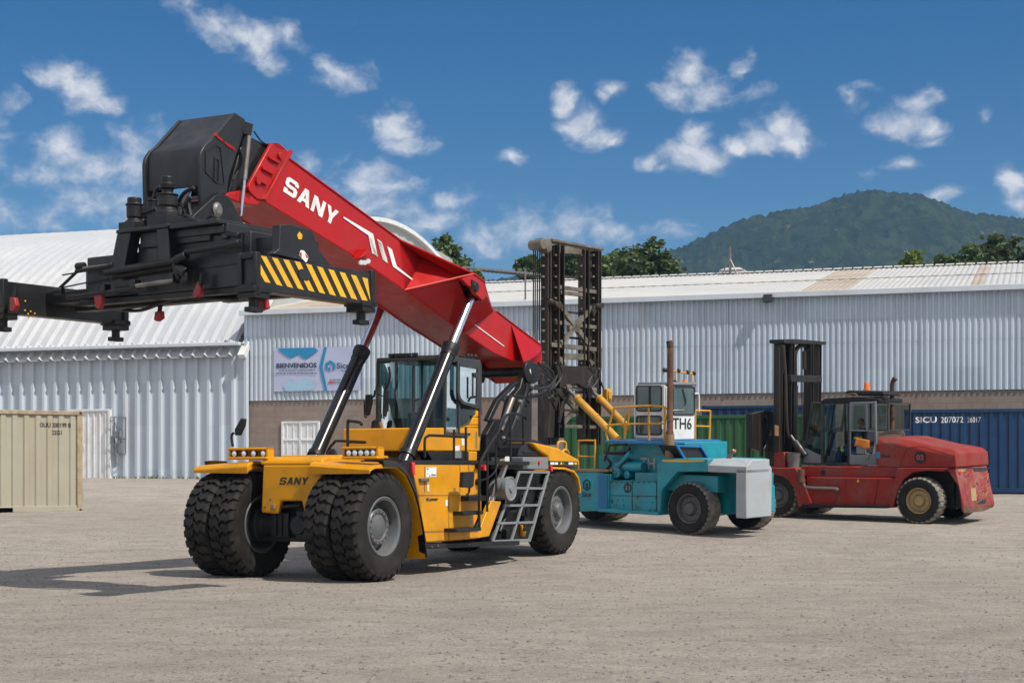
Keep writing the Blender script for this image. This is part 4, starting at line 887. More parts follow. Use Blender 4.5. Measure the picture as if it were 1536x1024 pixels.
# main beam
YE = 2.40
fx = Q(zB, 0, .46, (1280,138),(1172,150),(850,205),(600,240)); 
zt_ = fx[1].z; fb = Q(zB, 0, .46, (1165,412),(830,462)); zb_ = fb[0].z
sprd.b2((-.46, -.25, zb_), (.46, 1.75, zt_)); sprd.b2((-.42, -1.28, zb_ + .02), (.42, -.2, zt_ - .10)); sprd.b2((-.36, 1.7, zb_ + .06), (.36, 2.14, zt_ - .07)); sprd.b2((-.36, -2.25, zb_ + .0), (.36, -1.2, zb_ + .17)); sprd.b2((-.30, -1.45, zb_ + .1), (.30, -1.2, zt_ - .2))
spread = sprd.build('spreader', M['blackgrey'], rs, bevel=.015)
# rails and cylinders along the front of the beam
m = MB(XF)
def rod(mb, x, r, *pts, n=10):
    p = Q(zB, 0, x, *pts); mb.tube(p, r, n)
rod(m, .62, .035, (890,250),(1120,212)); rod(m, .62, .05, (1095,218),(1150,208)); rod(m, .62, .04, (505,348),(870,288)); rod(m, .62, .03, (365,342),(540,310)); rod(m, .62, .028, (320,468),(660,420)); 
rod(m, .62, .06, (845,290),(895,265)); rod(m, .62, .07, (855,330),(895,350)); rod(m, .60, .045, (840,300),(860,380))
rod(m, .60, .022, (365,348),(268,440)); rod(m, .60, .05, (262,440),(300,435)); rod(m, .6, .05, (370,320),(405,315))
for p in ((505,425),(650,405),(835,378),(898,372)): c = Q(zB, 0, .60, p)[0]; m.box(c, (.12, .09, .11))
m.build('guide_rod', M['black'], spread, bevel=.008)
m = MB(XF); rod(m, .64, .03, (655,412),(835,385)); rod(m, .63, .02, (930,244),(1060,223)); rod(m, .63, .02, (400,328),(520,312)); m.build('hydraulic_rod', M['steel'], spread)
m = MB(XF); P = Q(zB, 0, .47, (1165,160),(1165,300),(1130,305),(880,340)); 
for a, b in zip(P, P[1:]): m.tube([a, b], .008, 4)
P = Q(zB, 0, .47, (300,360),(480,330),(300,420),(520,375)); m.tube(P[:2], .012, 4); m.tube(P[2:], .012, 4)
m.build('panel_edge', M['black'], spread)
m = MB(XF); m.b2((-.36, -1.4, zb_ - .04), (.36, 1.6, zb_ + .01)); m.b2((-.1, -1.9, zb_ - .09), (.1, 1.5, zb_ - .03)); m.b2((-.44, .5, zb_ - .07), (-.30, 1.6, zb_)); m.b2((.3, -1.4, zb_ - .07), (.44, 1.5, zb_))
m.curve([(-.2, -1.5, zb_ - .05), (0, -.7, zb_ - .13), (.2, .2, zb_ - .05), (.1, 1.2, zb_ - .1)], .025); m.build('beam_underside', M['black'], spread, bevel=.01)
# end beams
def end_beam(sy, striped):
    y0, y1 = sy * (2.30 - .11), sy * (2.30 + .13)
    yo = 2.43
    o = Q(zE, 1, yo, (247,130),(1440,428),(1440,690),(247,440)) if True else None
    zt0, zt1 = o[0].z, o[1].z; x0, x1 = o[0].x, o[1].x
    zT = max(zt0, zt1) - .02; zB_ = min(o[2].z, o[3].z) + .01
    m = MB(XF); xa, xb = -1.02, 1.06
    m.b2((xa, y0, zB_), (xb, y1, zT)); eb = m.build('end_beam', M['blackgrey'], spread, bevel=.008)
    for sx in (1, -1):
        x, y = sx * .98, sy * 2.30
        m = MB(XF); m.b2((x - .15, y - .16, zB_ - .02), (x + .15, y + .15, zB_ + .05)); m.b2((x - .13, y - .14, zB_ - .09), (x + .13, y + .14, zB_ - .02)); m.lathe([(.0, .055), (.06, .06), (.09, .06), (zB_ - .08, .06)], (x, y, 0), 2, 14)
        m.b2((x - .10, y - .06, 0), (x + .10, y + .06, .06)); m.build('twist_lock', M['black'], spread, bevel=.008)
        m = MB(XF); xx = x + sx * .10; xi = x + sx * .03; m.b2((xi, y - .15, zB_ - .05), (xx + sx * .02, y - .09, zT + .03)); m.b2((xi, y + .09, zB_ - .05), (xx + sx * .02, y + .15, zT + .03)); m.b2((xi, y - .09, zT - .05), (xx + sx * .02, y + .09, zT + .03)); m.b2((xi, y - .09, zB_ - .05), (xx + sx * .02, y + .09, zB_ + .08)); m.build('corner_guide', M['black'], spread, bevel=.015)
    return eb, zB_, zT
ebn, zBm, zTm = end_beam(1, True); ebf, _, _ = end_beam(-1, False)
for c_, x, ax_, pts in (((147,449), .62, 0, ((-7,-8),(5,-9),(5,5),(2,14),(-4,13),(-6,3))), ((295,437), .62, 0, ((1,-16),(5,-7),(5,4),(0,9),(-7,6),(-5,-2))), ((237,476), .05, 0, ((-5,-9),(4,-10),(5,1),(-2,6),(-7,4))), ((181,488), -1.05, 0, ((-5,-10),(6,-10),(8,0),(3,8),(-7,8))), ((19,456), 1.10, 0, ((-5,-11),(2,-10),(5,2),(1,11),(-5,10))), ((391,450), .86, 0, ((-6,-16),(6,-18),(7,0),(9,12),(-4,17),(-7,8)))):
    P = SP.ons([(c_[0] + dx, c_[1] + dy) for dx, dy in pts], ax_, x); m = MB(XF); m.pr(P, ax_, x, x - .07); fl_ = m.build('flipper', M['redflip'], spread, bevel=.012)
    m = MB(XF); q = (P[0] + P[1]) / 2; m.tube([q + Vector((-.03, 0, -.02)), q + Vector((-.05, .01, .14))], .03, 8); m.build('flipper_arm', M['black'], fl_)

yo = 2.434; m = MB(XF)
for i in range(11):
    q = [(286 + 118 * i, 132 + 28.5 * i), (345 + 118 * i, 146 + 28.5 * i), (515 + 112 * i, 482 + 20.5 * i), (452 + 112 * i, 465 + 20.5 * i)]
    P = Q(zE, 1, yo, *q)
    for v in P: v.x = max(-1.015, min(1.0, v.x)); v.z = max(zBm + .012, min(zTm - .012, v.z))
    if i == 3: 
        c = (P[0] + P[1] + P[2] + P[3]) / 4
    if max(p.x for p in P) - min(p.x for p in P) > .05: m.add(P, [(0, 1, 2, 3)])
P = Q(zE, 1, yo, (247,190),(275,235),(390,450),(332,438),(247,290)); m.add(P, [(0, 1, 2, 3, 4)])
m.build('hazard_stripe', M['stripe'], ebn, smooth=0)
P = Q(zE, 1, yo + .004, (690,310),(720,300),(795,325),(805,345),(795,415),(770,428),(700,405),(688,380)); m = MB(XF); m.add(P, [tuple(range(8))]); m.build('beam_opening', M['ink'], ebn, smooth=0)
# gusset plate over the near end beam, with its yellow and white decals
P = Q(zA, 1, 2.20, (585,620),(588,520),(640,520),(725,545),(742,610),(808,700),(560,640)); m = MB(XF); m.pr(P, 1, 2.28, 2.16); gp = m.build('gusset', M['blackgrey'], spread, bevel=.01)
P = Q(zA, 0, .47, (583,525),(612,518),(610,605),(580,640)); m = MB(XF); m.pr(P, 0, .50, .40); m.build('end_post', M['frame'], spread, bevel=.01)
P = Q(zA, 1, 2.285, (680,560),(690,546),(702,560),(700,578),(686,578)); m = MB(XF); m.add(P, [tuple(range(5))]); m.build('yellow_decal', M['stripe'], gp, smooth=0)
P = Q(zE, 1, 2.285, (705,105),(740,110),(788,178),(765,240),(715,190),(688,155)); m = MB(XF); m.add(P, [tuple(range(6))]); P = Q(zE, 1, 2.287, (692,140),(715,125),(715,185),(700,165)); m.add(P, [(0, 1, 2, 3)], 1); P = Q(zE, 1, 2.287, (748,135),(788,180),(768,190)); m.add(P, [(0, 1, 2)], 1); m.build('round_decal', [M['white'], M['red']], gp, smooth=0)
# yellow marks on the far end beam (inner side faces the camera)
m = MB(XF)
for p in ((290,240),(287,347),(323,388),(352,360),(398,383),(333,431),(388,430),(181,415)):
    c = Q(zoom(0, 420, 7.68), 1, -2.18, p)[0]; m.box(c, (.02, .012, .02))
m.build('yellow_mark', M['stripe'], ebf, smooth=0)
# rotator frame: top plate on sloping legs
top = [zB((558,170))[0]]
zp = Q(zS, 0, .62, (130,575),(520,512)); zpl = (zp[0].z + zp[1].z) / 2
ylo, yhi = zp[0].y, zp[1].y + .02
m = MB(XF); m.b2((-.62, ylo, zpl), (.64, yhi, zpl + .05)); m.b2((-.62, yhi, zpl - .02), (.62, yhi + .85, zpl + .04)); m.b2((-.55, yhi + .8, zpl - .2), (.5, yhi + .9, zpl)); m.b2((-.5, ylo + .3, zpl - .2), (.5, yhi + .6, zpl))
m.b2((.40, yhi - .1, zt_), (.52, yhi + .85, zpl - .02)); 
rt = m.build('rotator_frame', M['blackgrey'], spread, bevel=.012)
for a in (((130,600),(235,590),(185,830),(75,840)), ((430,545),(520,530),(535,760),(445,775))):
    for x0, x1 in ((.62, .44), (-.44, -.62)):
        P = [Vector((v.x, v.y, v.z)) for v in Q(zS, 0, .62, *a)]; P[0].z = P[1].z = zpl
        m = MB(XF); m.pr(P, 0, x0, x1); m.build('frame_leg', M['blackgrey'], spread, bevel=.01)
P = Q(zS, 0, .60, (60,855),(590,770)); m = MB(XF); m.tube([P[0], P[1]], .05, 4); m.tube([P[0] + Vector((-.1, 0, -.05)), P[1] + Vector((-.1, 0, -.05))], .05, 8); m.build('frame_foot', M['black'], spread, bevel=.01)
# slewing motors
def motor(p, hpx, r, x, tall):
    c = Q(zS, 0, x, p)[0]; t = Q(zS, 0, x, (p[0], p[1] - hpx))[0].z - c.z; m = MB(XF)
    pr_ = [(0, r * 1.15), (.08 * t, r * 1.25), (.2 * t, r * 1.2), (.25 * t, r * .9), (.30 * t, r * .85), (.34 * t, r)] + ([(.55 * t, r), (.57 * t, r * 1.1), (.60 * t, r * 1.1), (.62 * t, r * .55), (.70 * t, r * .55), (.72 * t, r * .75), (.82 * t, r * .85), (.84 * t, r * .6), (.97 * t, r * .62), (t, r * .5)] if tall else [(.72 * t, r), (.74 * t, r * 1.12), (.79 * t, r * 1.12), (.8 * t, r * .9), (.97 * t, r * .9), (t, r * .8)])
    m.lathe([(c.z + a, b) for a, b in pr_], (c.x, c.y, 0), 2, 24); m.b2((c.x - r * 1.4, c.y - r * 1.4, zpl + .03), (c.x + r * 1.4, c.y + r * 1.4, c.z + .06)); return m.build('slew_motor', M['black'], spread, bevel=.006)
motor((265,520), 230, .105, .2, False); motor((518,470), 345, .13, .35, True); motor((405,400), 110, .08, -.2, False)
m = MB(XF)
for pts in (((300,410),(360,400),(430,370)),((410,300),(430,230),(470,200)),((590,350),(640,260),(720,210)),((640,380),(690,300),(690,290)),((240,500),(300,430),(350,440)),((700,430),(680,330),(700,290)),((660,440),(640,360),(600,330))):
    P = Q(zS, 0, .15, *pts); m.curve(P, .026, 7)
rr = random.Random(8)
for _ in range(7):
    a = Vector((rr.uniform(-.1, .4), ylo + rr.uniform(.2, .9), zpl + .08)); m.curve([a, a + Vector((rr.uniform(-.1, .1), .15, rr.uniform(.05, .2))), a + Vector((rr.uniform(-.1, .1), .35, .05))], .016, 6)
m.build('hydraulic_hose', M['hose'], spread)
m = MB(XF); m.b2((-.5, ylo + .5, zpl + .05), (.3, yhi + .4, zpl + .10)); P = Q(zS, 0, .45, (560,500),(620,470),(700,440),(1000,545),(1075,560),(1075,600)); m.pr(P, 0, .5, .3); m.build('tilt_frame', M['black'], spread, bevel=.012)

# ------------------------------------------------------------------ reach stacker: body, cab, ladder, rear
def on2(z, ax, val, *pts): return S.ons(z(*pts), ax, val)
YS = 1.30
m = MB(); P = O(z4, YS, (78,256),(560,260),(575,330),(600,520),(598,700),(572,818),(185,850),(160,660),(135,495)); m.pr(P, 1, YS, .5); body = m.build('side_panel', M['yellow'], rs, bevel=.03, seg=3)
m = MB(); P = O(z4, YS, (575,815),(665,800),(755,545),(680,540),(620,690)); m.pr(P, 1, YS - .03, YS - .12); m.build('side_brace', M['yellow'], rs, bevel=.012)
m = MB()   # seams and door lines
def seam(*p, r=.009): 
    q = O(z4, YS + .001, *p)
    for a, b in zip(q, q[1:]): m.tube([a, b], r, 4)
seam((135,498),(590,498)); seam((355,505),(358,830)); seam((180,765),(360,762)); seam((365,770),(570,762)); seam((368,622),(440,618)); seam((180,290),(180,480)); seam((438,270),(438,495)); seam((500,262),(505,330))
m.build('panel_seam', M['ochre'], body)
m = MB(); P = O(z4, YS, (362,520),(480,515),(430,545),(385,600),(365,615)); m.pr(P, 1, YS + .004, YS - .01); m.build('step_pocket', M['yellow'], body)
m = MB(); P = O(z4, YS + .012, (188,856),(870,832),(870,862),(190,893)); m.pr(P, 1, YS + .03, YS - .3); m.pr(O(z4, YS, (-10,258),(75,256),(190,850),(190,893),(160,893),(110,640)), 1, YS + .02, YS - .04); sill = m.build('side_sill', M['black'], rs, bevel=.01)
m = MB()
for p in ((233,875),(278,869),(505,858)): c = O(z4, YS + .03, p)[0]; m.lathe([(YS + .03, .018), (YS + .04, .016)], (c.x, 0, c.z), 1, 10)
m.build('bolt_head', M['steel'], sill)
def step(a, b, hgt, y1=.28):
    q = O(z4, YS + .12, a, b); m = MB(); m.b2((q[1].x, YS, q[0].z - hgt), (q[0].x, YS + y1, q[0].z)); m.build('step', M['black'], rs, bevel=.01)
step((488,505), (630,505), .08, .16); step((433,618), (580,618), .06, .20); step((368,742), (548,740), .06, .24)
m = MB(); P = O(z4, YS + .2, (545,745),(583,660),(583,750),(550,758)); m.pr(P, 1, YS + .22, YS + .16); m.build('step_bracket', M['black'], rs, bevel=.006)
# decals
def decal(name, mat, par, z, y, *pts):
    m = MB(); q = [Vector((p.x, y, p.z)) for p in O(z, y, *pts)]; m.add(q, [tuple(range(len(q)))]); return m.build(name, mat, par, smooth=0)
dp_ = decal('safety_decal', M['white'], body, z4, YS + .004, (190,297),(267,293),(265,365),(190,367))
for a in ((196,302,210,312),(230,345,262,358),(215,350,222,362),(198,340,204,346)): decal('decal_print', M['banner_grey'], dp_, z4, YS + .006, (a[0],a[1]),(a[2],a[1]),(a[2],a[3]),(a[0],a[3]))
decal('small_decal', M['white'], body, z4, YS + .004, (197,420),(214,420),(214,475),(202,470)); decal('small_decal', M['white'], body, z4, YS + .004, (332,535),(350,533),(350,580),(334,578)); decal('small_decal', M['ochre'], body, z4, YS + .004, (390,447),(410,446),(410,470),(392,470))
m = MB(); q = [Vector((p.x, YS + .004, p.z)) for p in O(z4, YS, (192,542),(278,538),(192,517))]; flat_text('lettering', 'Kcner', M['ink'], body, q[0], q[1], q[2], .003, .04)
m = MB(); c = O(z4, YS + .03, (148,375),(210,375),(210,398),(148,398)); m.pr(c, 1, YS + .05, YS); m.build('door_latch', M['steel'], body, bevel=.01)
m = MB(); c = O(z4, YS + .03, (80,258),(102,256),(102,350),(82,352)); m.pr(c, 1, YS + .06, YS + .005); m.build('side_marker_lamp', M['redlens'], body, bevel=.015)
m = MB(); P = O(z4, YS + .25, (445,330),(515,327),(525,345),(520,430),(505,445),(440,442),(436,430)); m.pr(P, 1, YS + .30, YS + .24); q = O(z4, YS + .24, (510,440),(505,480),(490,500),(560,520)); m.curve(q, .015, 6); m.build('side_mirror', M['black'], rs, bevel=.015)
m = MB(); c = O(z4, YS + .05, (615,298),(618,312)); m.lathe([(YS + .0, .05), (YS + .08, .05)], (c[0].x, 0, c[0].z), 1, 14); m.build('round_lamp', M['redlens'], body)
m = MB()
for p in ((565,283),(568,403)): c = O(z4, YS + .02, p)[0]; m.lathe([(YS - .02, .055), (YS + .06, .05)], (c.x, 0, c.z), 1, 14)
m.build('rubber_stop', M['black'], body)
# deck and its black box
m = MB(); m.b2((-5.0, -1.28, 1.70), (-.9, YS + .01, 1.765)); P = O(z4, 1.05, (180,180),(485,180),(485,250),(220,250)); m.pr(P, 1, 1.1, .9); m.b2((-2.4, -.6, 1.765), (-1.0, .8, 1.80)); m.build('deck', M['black'], rs, bevel=.01)
m = MB(); P = O(z4, 1.11, (400,178),(455,175),(455,228),(400,228)); m.pr(P, 1, 1.115, 1.1); m.build('deck_box_lid', M['grey'], rs)
m = MB(); m.b2((-1.7, -.55, 1.70), (-.35, .55, 1.84)); m.build('centre_cover', M['yellow'], rs, bevel=.03, seg=3)
# rails
m = MB(); q = O(z4, 1.2, (182,225),(182,95),(205,68),(240,62),(488,75)); m.curve(q, .022, 8); q = O(z4, 1.2, (395,250),(395,20)); m.tube(q, .02, 8); q = O(z4, 1.2, (482,250),(482,0)); m.tube(q, .02, 8); m.build('deck_rail', M['black'], rs)
m = MB(); q = O(z4, YS + .22, (580,745),(580,300),(590,255),(640,160),(735,10)); q += O(zPV, YS + .22, (285,660),(395,665),(415,690)); m.curve(q, .024, 8)
q = O(z4, YS + .2, (638,620),(640,300),(640,185)); m.tube(q, .02, 8); q = O(z4, YS + .2, (585,390),(640,375),(690,330),(720,270)); m.curve(q, .014, 6)
for a, b in (((700,190),(704,470)),): m.tube(O(z4, YS + .1, a, b), .018, 8)
q = O(zPV, 1.15, (305,660),(308,1000)); m.tube(q, .022, 8); q = O(zPV, 1.0, (395,670),(398,950)); m.tube(q, .022, 8)
q = O(zPV, 1.15, (255,560),(270,535),(320,530),(405,540),(435,580),(415,600)); m.curve(q, .02, 8); q = O(zPV, 1.15, (270,830),(410,838)); m.tube(q, .018, 8)
q = O(zPV, 1.15, (205,770),(208,930)); m.tube(q, .016, 8)
m.build('hand_rail', M['black'], rs)
m = MB()   # bright treads and strut behind the ladder
for a, b, c in (((812,228),(875,240),16),((800,286),(862,297),16)): P = O(z4, .95, a, (b[0], a[1]), b, (a[0], b[1])); m.pr(P, 1, 1.1, .6)
q = O(z4, 1.1, (790,225),(700,470),(620,640)); m.tube(q, .05, 4); m.build('access_tread', M['white'], rs)
m = MB()
for a, b in (((745,240),(755,290)),((705,380),(730,395))): q = O(z4, 1.12, a, b); m.tube(q, .05, 8)
m.build('hydraulic_valve', M['ochre'], rs)
m = MB(); q = O(z5, 1.2, (220,380),(190,500),(160,590)); m.tube(q, .025, 8); m.build('steel_link', M['steel'], rs)
# pivot frames
m0 = O(zPV, .52, (395,310),(435,302),(470,318),(483,372),(466,425),(430,448),(417,560),(415,835),(415,930),(95,930),(95,800),(150,705),(178,690),(232,690),(262,560),(335,470),(352,400))
for y in (.64, -.52):
    m = MB(); m.pr(m0, 1, y, y - .12); pvf = m.build('boom_support', M['black'], rs, bevel=.015)
m = MB(); q = O(zPV, .58, (148,700),(215,560),(262,510),(345,425)); q2 = [v + Vector((-.12, 0, -.02)) for v in q]; m.loft([[a, b, b + Vector((0, -.1, 0)), a + Vector((0, -.1, 0))] for a, b in zip(q, q2)]); m.build('support_strut', M['blackgrey'], rs, bevel=.01)
m = MB(); c = O(zPV, .7, (447,360))[0]; m.lathe([(.64, .21), (.69, .21), (.705, .18)], (c.x, 0, c.z), 1, 28); pc = m.build('pivot_cap', M['black'], rs, bevel=.01)
m = MB(); m.lathe([(-.6, .09), (.66, .09)], (c.x, 0, c.z), 1, 20); m.build('pivot_shaft', M['black'], rs)
m = MB(); q = O(zPV, .71, (440,345),(447,340),(452,380),(444,360)); q = [Vector((v.x, .708, v.z)) for v in q]; m.add(q, [(0, 1, 2, 3)]); m.build('cap_mark', M['white'], pc, smooth=0)
m = MB()
for pts in (((490,290),(560,320),(615,410),(590,480),(480,520),(400,500)),((500,300),(590,350),(610,420),(560,470),(420,480)),((480,330),(560,380),(600,430),(540,510),(430,540)),((470,300),(540,340),(580,400),(530,450),(400,470))): m.curve(O(zPV, .35 + rr.random() * .3, *pts), .026, 8)
for pts in (((420,440),(410,520),(350,700)),((380,560),(360,640),(300,800)),((460,440),(455,480),(430,530))): m.curve(O(zPV, .72, *pts), .024, 7)
m.build('boom_hose', M['hose'], rs)
m = MB(); q = O(zPV, .72, (385,560),(350,660),(345,680)); m.tube(q, .02, 8); q = O(zPV, .75, (320,545),(235,770)); m.tube(q, .055, 12)
for p in ((318,565),(255,825),(370,570),(455,460),(458,510)): c = O(zPV, .76, p)[0]; m.sphere(c, .05, 8)
m.build('steel_pipe', M['steel'], rs)
# side grille, disc, grey box
YG = 1.24; m = MB(); gl = lambda *p: O(z5, YG, *p)
def bar(a, b, r=.030): m.tube(gl(a, b), r, 4)
bar((382,330), (600,332)); bar((345,447),(565,450)); bar((270,575),(520,572)); bar((225,705),(487,697)); bar((188,838),(458,828), .036); bar((385,325),(345,450)); bar((285,560),(188,840)); bar((598,325),(455,835), .036); bar((478,335),(325,835))
gr = m.build('side_grille', M['grey'], rs, bevel=.006)
m = MB(); P = O(z5, 1.05, (388,335),(598,335),(458,830),(190,838)); m.pr(P, 1, 1.0, .5); 
q = O(z5, 1.08, (240,770),(300,640),(410,600),(440,520)); m.curve(q, .04, 8); q = O(z5, 1.08, (410,500),(440,600),(420,760)); m.curve(q, .035, 8)
for p in ((380,590),(300,780),(430,680)): c = O(z5, 1.06, p)[0]; m.box(c, (.22, .08, .16))
m.build('engine_bay', M['black'], rs, bevel=.01)
m = MB(); P = O(z5, 1.1, (420,715),(450,718),(445,800),(425,800)); m.pr(P, 1, 1.07, 1.0); m.build('filter', M['yellow'], rs, bevel=.02)
c = O(z5, 1.38, (325,452))[0]; m = MB(); m.lathe([(1.05, .18), (1.30, .185), (1.31, .205), (1.38, .205), (1.385, .19), (1.37, .17), (1.375, .06), (1.40, .05), (1.40, .001)], (c.x, 0, c.z), 1, 32); m.build('air_filter', M['grey'], rs)
m = MB(); P = O(z5, YG, (408,220),(590,222),(592,312),(408,308)); m.pr(P, 1, YG + .02, .6); gb = m.build('grey_locker', M['grey'], rs, bevel=.015)
q = [Vector((v.x, YG + .024, v.z)) for v in O(z5, YG + .02, (435,272),(505,270),(435,255))]; flat_text('lettering', 'shnrpan', M['ochre'], gb, *q, thick=.002)
m = MB(); c = O(z5, YG + .03, (530,259))[0]; m.lathe([(YG + .02, .032), (YG + .05, .03)], (c.x, 0, c.z), 1, 12); m.build('red_button', M['redlens'], gb)
# hood over the engine
P = O(z5, 1.12, (470,113),(515,120),(660,152),(818,240),(820,285),(600,283),(592,215),(520,170)); m = MB(); m.pr(P, 1, 1.14, -1.14); hd = m.build('engine_hood', M['yellow'], rs, bevel=.03, seg=3)
m = MB(); P = O(z5, 1.16, (605,248),(815,252),(815,282),(605,280)); m.pr(P, 1, 1.155, 1.13); hb = m.build('hood_band', M['ink'], hd)
for a, b, mt_ in ((612,642,'white'),(646,668,'white'),(686,698,'stripe'),(702,714,'leaflime'),(745,780,'white'),(788,806,'stripe')): decal('band_mark', M[mt_], hb, z5, 1.158, (a,258),(b,258),(b,275),(a,275))
m = MB(); P = O(z5, .9, (320,215),(330,150),(450,95),(520,130),(590,215)); m.pr(P, 1, 1.05, -.9); m.b2((-5.9, -1.0, 1.7), (-4.2, 1.0, 1.84)); P = O(z5, 1.07, (415,180),(560,180),(560,190),(415,190)); m.pr(P, 1, 1.1, .9); m.build('engine_cover', M['blackgrey'], rs, bevel=.015)
m = MB()   # hand rails on the hood
for a in (((664,180),(666,125),(680,108),(715,108),(726,125),(726,165)),((700,190),(712,168),(735,172),(748,195))): m.curve(O(z5, .2, *a), .022, 8)
m.build('hood_rail', M['rail'], hd)
# rear fender
m = MB(); yo, yi = 1.20, .55; outer = O(z5, yo, (598,318),(625,292),(720,296),(790,320),(822,368),(836,440),(836,480)); inner = [v + (Vector((-6.56, v.y, rzr)) - v) * .05 for v in outer]
m.loft([[Vector((a.x, yo, a.z)), Vector((a.x, yi, a.z)), Vector((b.x, yi, b.z)), Vector((b.x, yo, b.z))] for a, b in zip(outer, inner)]); m.build('rear_fender', M['yellow'], rs, bevel=.008)
m = MB(); m.loft([[Vector((a.x, -yo, a.z)), Vector((a.x, -yi, a.z)), Vector((b.x, -yi, b.z)), Vector((b.x, -yo, b.z))] for a, b in zip(outer, inner)]); m.build('rear_fender', M['yellow'], rs, bevel=.008)
m = MB(); c = O(z5, 1.25, (622,305))[0]; m.box((c.x, 1.22, c.z), (.07, .08, .10)); m.build('tail_lamp', M['redlens'], rs, bevel=.01)
m = MB(); m.b2((-7.42, -1.0, 1.0), (-7.25, .5, 1.72)); m.build('counterweight', M['yellow'], rs, bevel=.05)
# cab
XFr, XRe, YN, YF = -3.08, -4.24, .75, -.56
zs, zr = 2.22, 3.42
cab = bpy.data.objects.new('cab', None); bpy.data.objects.remove(cab)
m = MB(); P = O(zK, YN, (530,690),(830,690),(905,668),(970,600),(1022,525),(1032,545),(1025,870),(1000,895),(1000,975),(905,975),(905,890),(430,890),(440,760)); [m.pr(O(zK, YN, *q_), 1, YN, YF if i_ < 2 else YN - .07) for i_, q_ in enumerate((((440,690),(1028,690),(1025,890),(430,890)), ((905,890),(1003,890),(1000,975),(905,975)), ((830,690),(905,668),(1029,668),(1029,690)), ((905,668),(970,600),(1030,600),(1030,668)), ((970,600),(1022,525),(1032,540),(1030,600))))]
lo = [(-3.06, zs), (-2.95, zs - .015), (-2.84, zs - .07), (-2.77, zs - .16), (-2.74, zs - .28), (-2.72, 1.80), (-3.1, 1.80), (-3.1, zs)]
m.loft([[Vector((x, YN - .02, z)) for x, z in lo], [Vector((x + .05, .2, z)) for x, z in lo], [Vector((x + .03, -.4, z)) for x, z in lo], [Vector((x - .02, -.86, z if i < 4 else z)) for i, (x, z) in enumerate(lo)]])
cab = m.build('cab', M['yellow'], rs, bevel=.025, seg=3)
m = MB(); m.b2((XRe, YF, zr), (XFr + .06, YN + .02, zr + .07)); m.b2((XRe + .1, YF + .1, zr + .07), (XFr - .25, YN - .1, zr + .11)); m.build('roof', M['frame'], cab, bevel=.03, seg=3)
m = MB(); 
for x, y in ((XFr, YN), (XFr, YF), (XRe + .04, YN), (XRe + .04, YF)): m.tube([(x + (.02 if x == XFr else 0), y, zs - .02), (x, y, zr + .02)], .032, 4)
m.tube([(XFr + .03, .32, zs), (XFr + .02, .32, zr)], .022, 4); m.tube([(XFr + .03, -.18, zs), (XFr + .02, -.18, zr)], .028, 4)
m.tube([(XFr, YF, zr), (XFr, YN, zr)], .03, 4); m.tube([(XRe, YN, zr), (XFr, YN, zr)], .03, 4); m.tube([(XRe, YN, 2.55), (XRe, YN, zr)], .03, 4); m.tube([(XRe, YF, zs), (XRe, YN, zs)], .03, 4); m.tube([(XFr, YF, zs), (XFr, YN, zs)], .022, 4); m.tube([(XFr, YN, zs), (XRe + .35, YN, zs)], .022, 4); m.tube([(XFr - .42, YN, zs), (XFr - .42, YN, zr)], .035, 4)
m.build('window_frame', M['frame'], cab)
def pane(name, pts, mat=M['glass'], par=cab): m = MB(); m.add(pts, [tuple(range(len(pts)))]); return m.build(name, mat, par, smooth=0)
NB = 8; m = MB(); v = []
for i in range(NB + 1):
    y = YF + .03 + (YN - YF - .06) * i / NB; bx = .07 * (1 - (2 * i / NB - 1) ** 2); v += [(XFr + bx, y, zs), (XFr + bx - .02, y, zr)]
m.add(v, [(2 * i, 2 * i + 2, 2 * i + 3, 2 * i + 1) for i in range(NB)]); m.build('windscreen', M['glass'], cab, smooth=60)
pane('side_window', [(XFr - .04, YN, zs), (XFr - .38, YN, zs), (XFr - .38, YN, zr), (XFr - .04, YN, zr)]); pane('side_window', [(XFr - .04, YF, zs), (XRe + .06, YF, zs), (XRe + .06, YF, zr), (XFr - .04, YF, zr)]); pane('rear_window', [(XRe, YF + .04, zs), (XRe, YN - .04, zs), (XRe, YN - .04, zr), (XRe, YF + .04, zr)])
P = O(zK, YN, (745,685),(850,685),(930,655),(985,540),(745,520)); pane('side_window', [Vector((p.x, YN + .012, p.z)) for p in P])
# the open door hung flat on the cab's side
yd = YN + .06; P = O(zK, yd, (828,118),(1012,150),(1018,510),(1000,528),(870,488),(838,450),(825,400)); Pi = O(zK, yd, (848,165),(998,190),(990,488),(975,490),(885,468),(858,440),(846,400))
m = MB(); n = len(P); v = [Vector((p.x, y, p.z)) for y in (yd + .02, yd - .02) for p in P] + [Vector((p.x, y, p.z)) for y in (yd + .02, yd - .02) for p in Pi]
m.add(v, [(i, (i + 1) % n, 2 * n + (i + 1) % n, 2 * n + i) for i in range(n)] + [(n + i, n + (i + 1) % n, 3 * n + (i + 1) % n, 3 * n + i) for i in range(n)] + [(i, (i + 1) % n, n + (i + 1) % n, n + i) for i in range(n)] + [(2 * n + i, 2 * n + (i + 1) % n, 3 * n + (i + 1) % n, 3 * n + i) for i in range(n)])
q = O(zK, yd + .05, (962,255),(962,440)); m.tube(q, .018, 8); c = O(zK, yd + .03, (992,243))[0]; m.box((c.x, yd + .03, c.z), (.06, .03, .09)); m.build('cab_door', M['frame'], cab, bevel=.01)
pane('door_window', [Vector((p.x, yd, p.z)) for p in Pi])
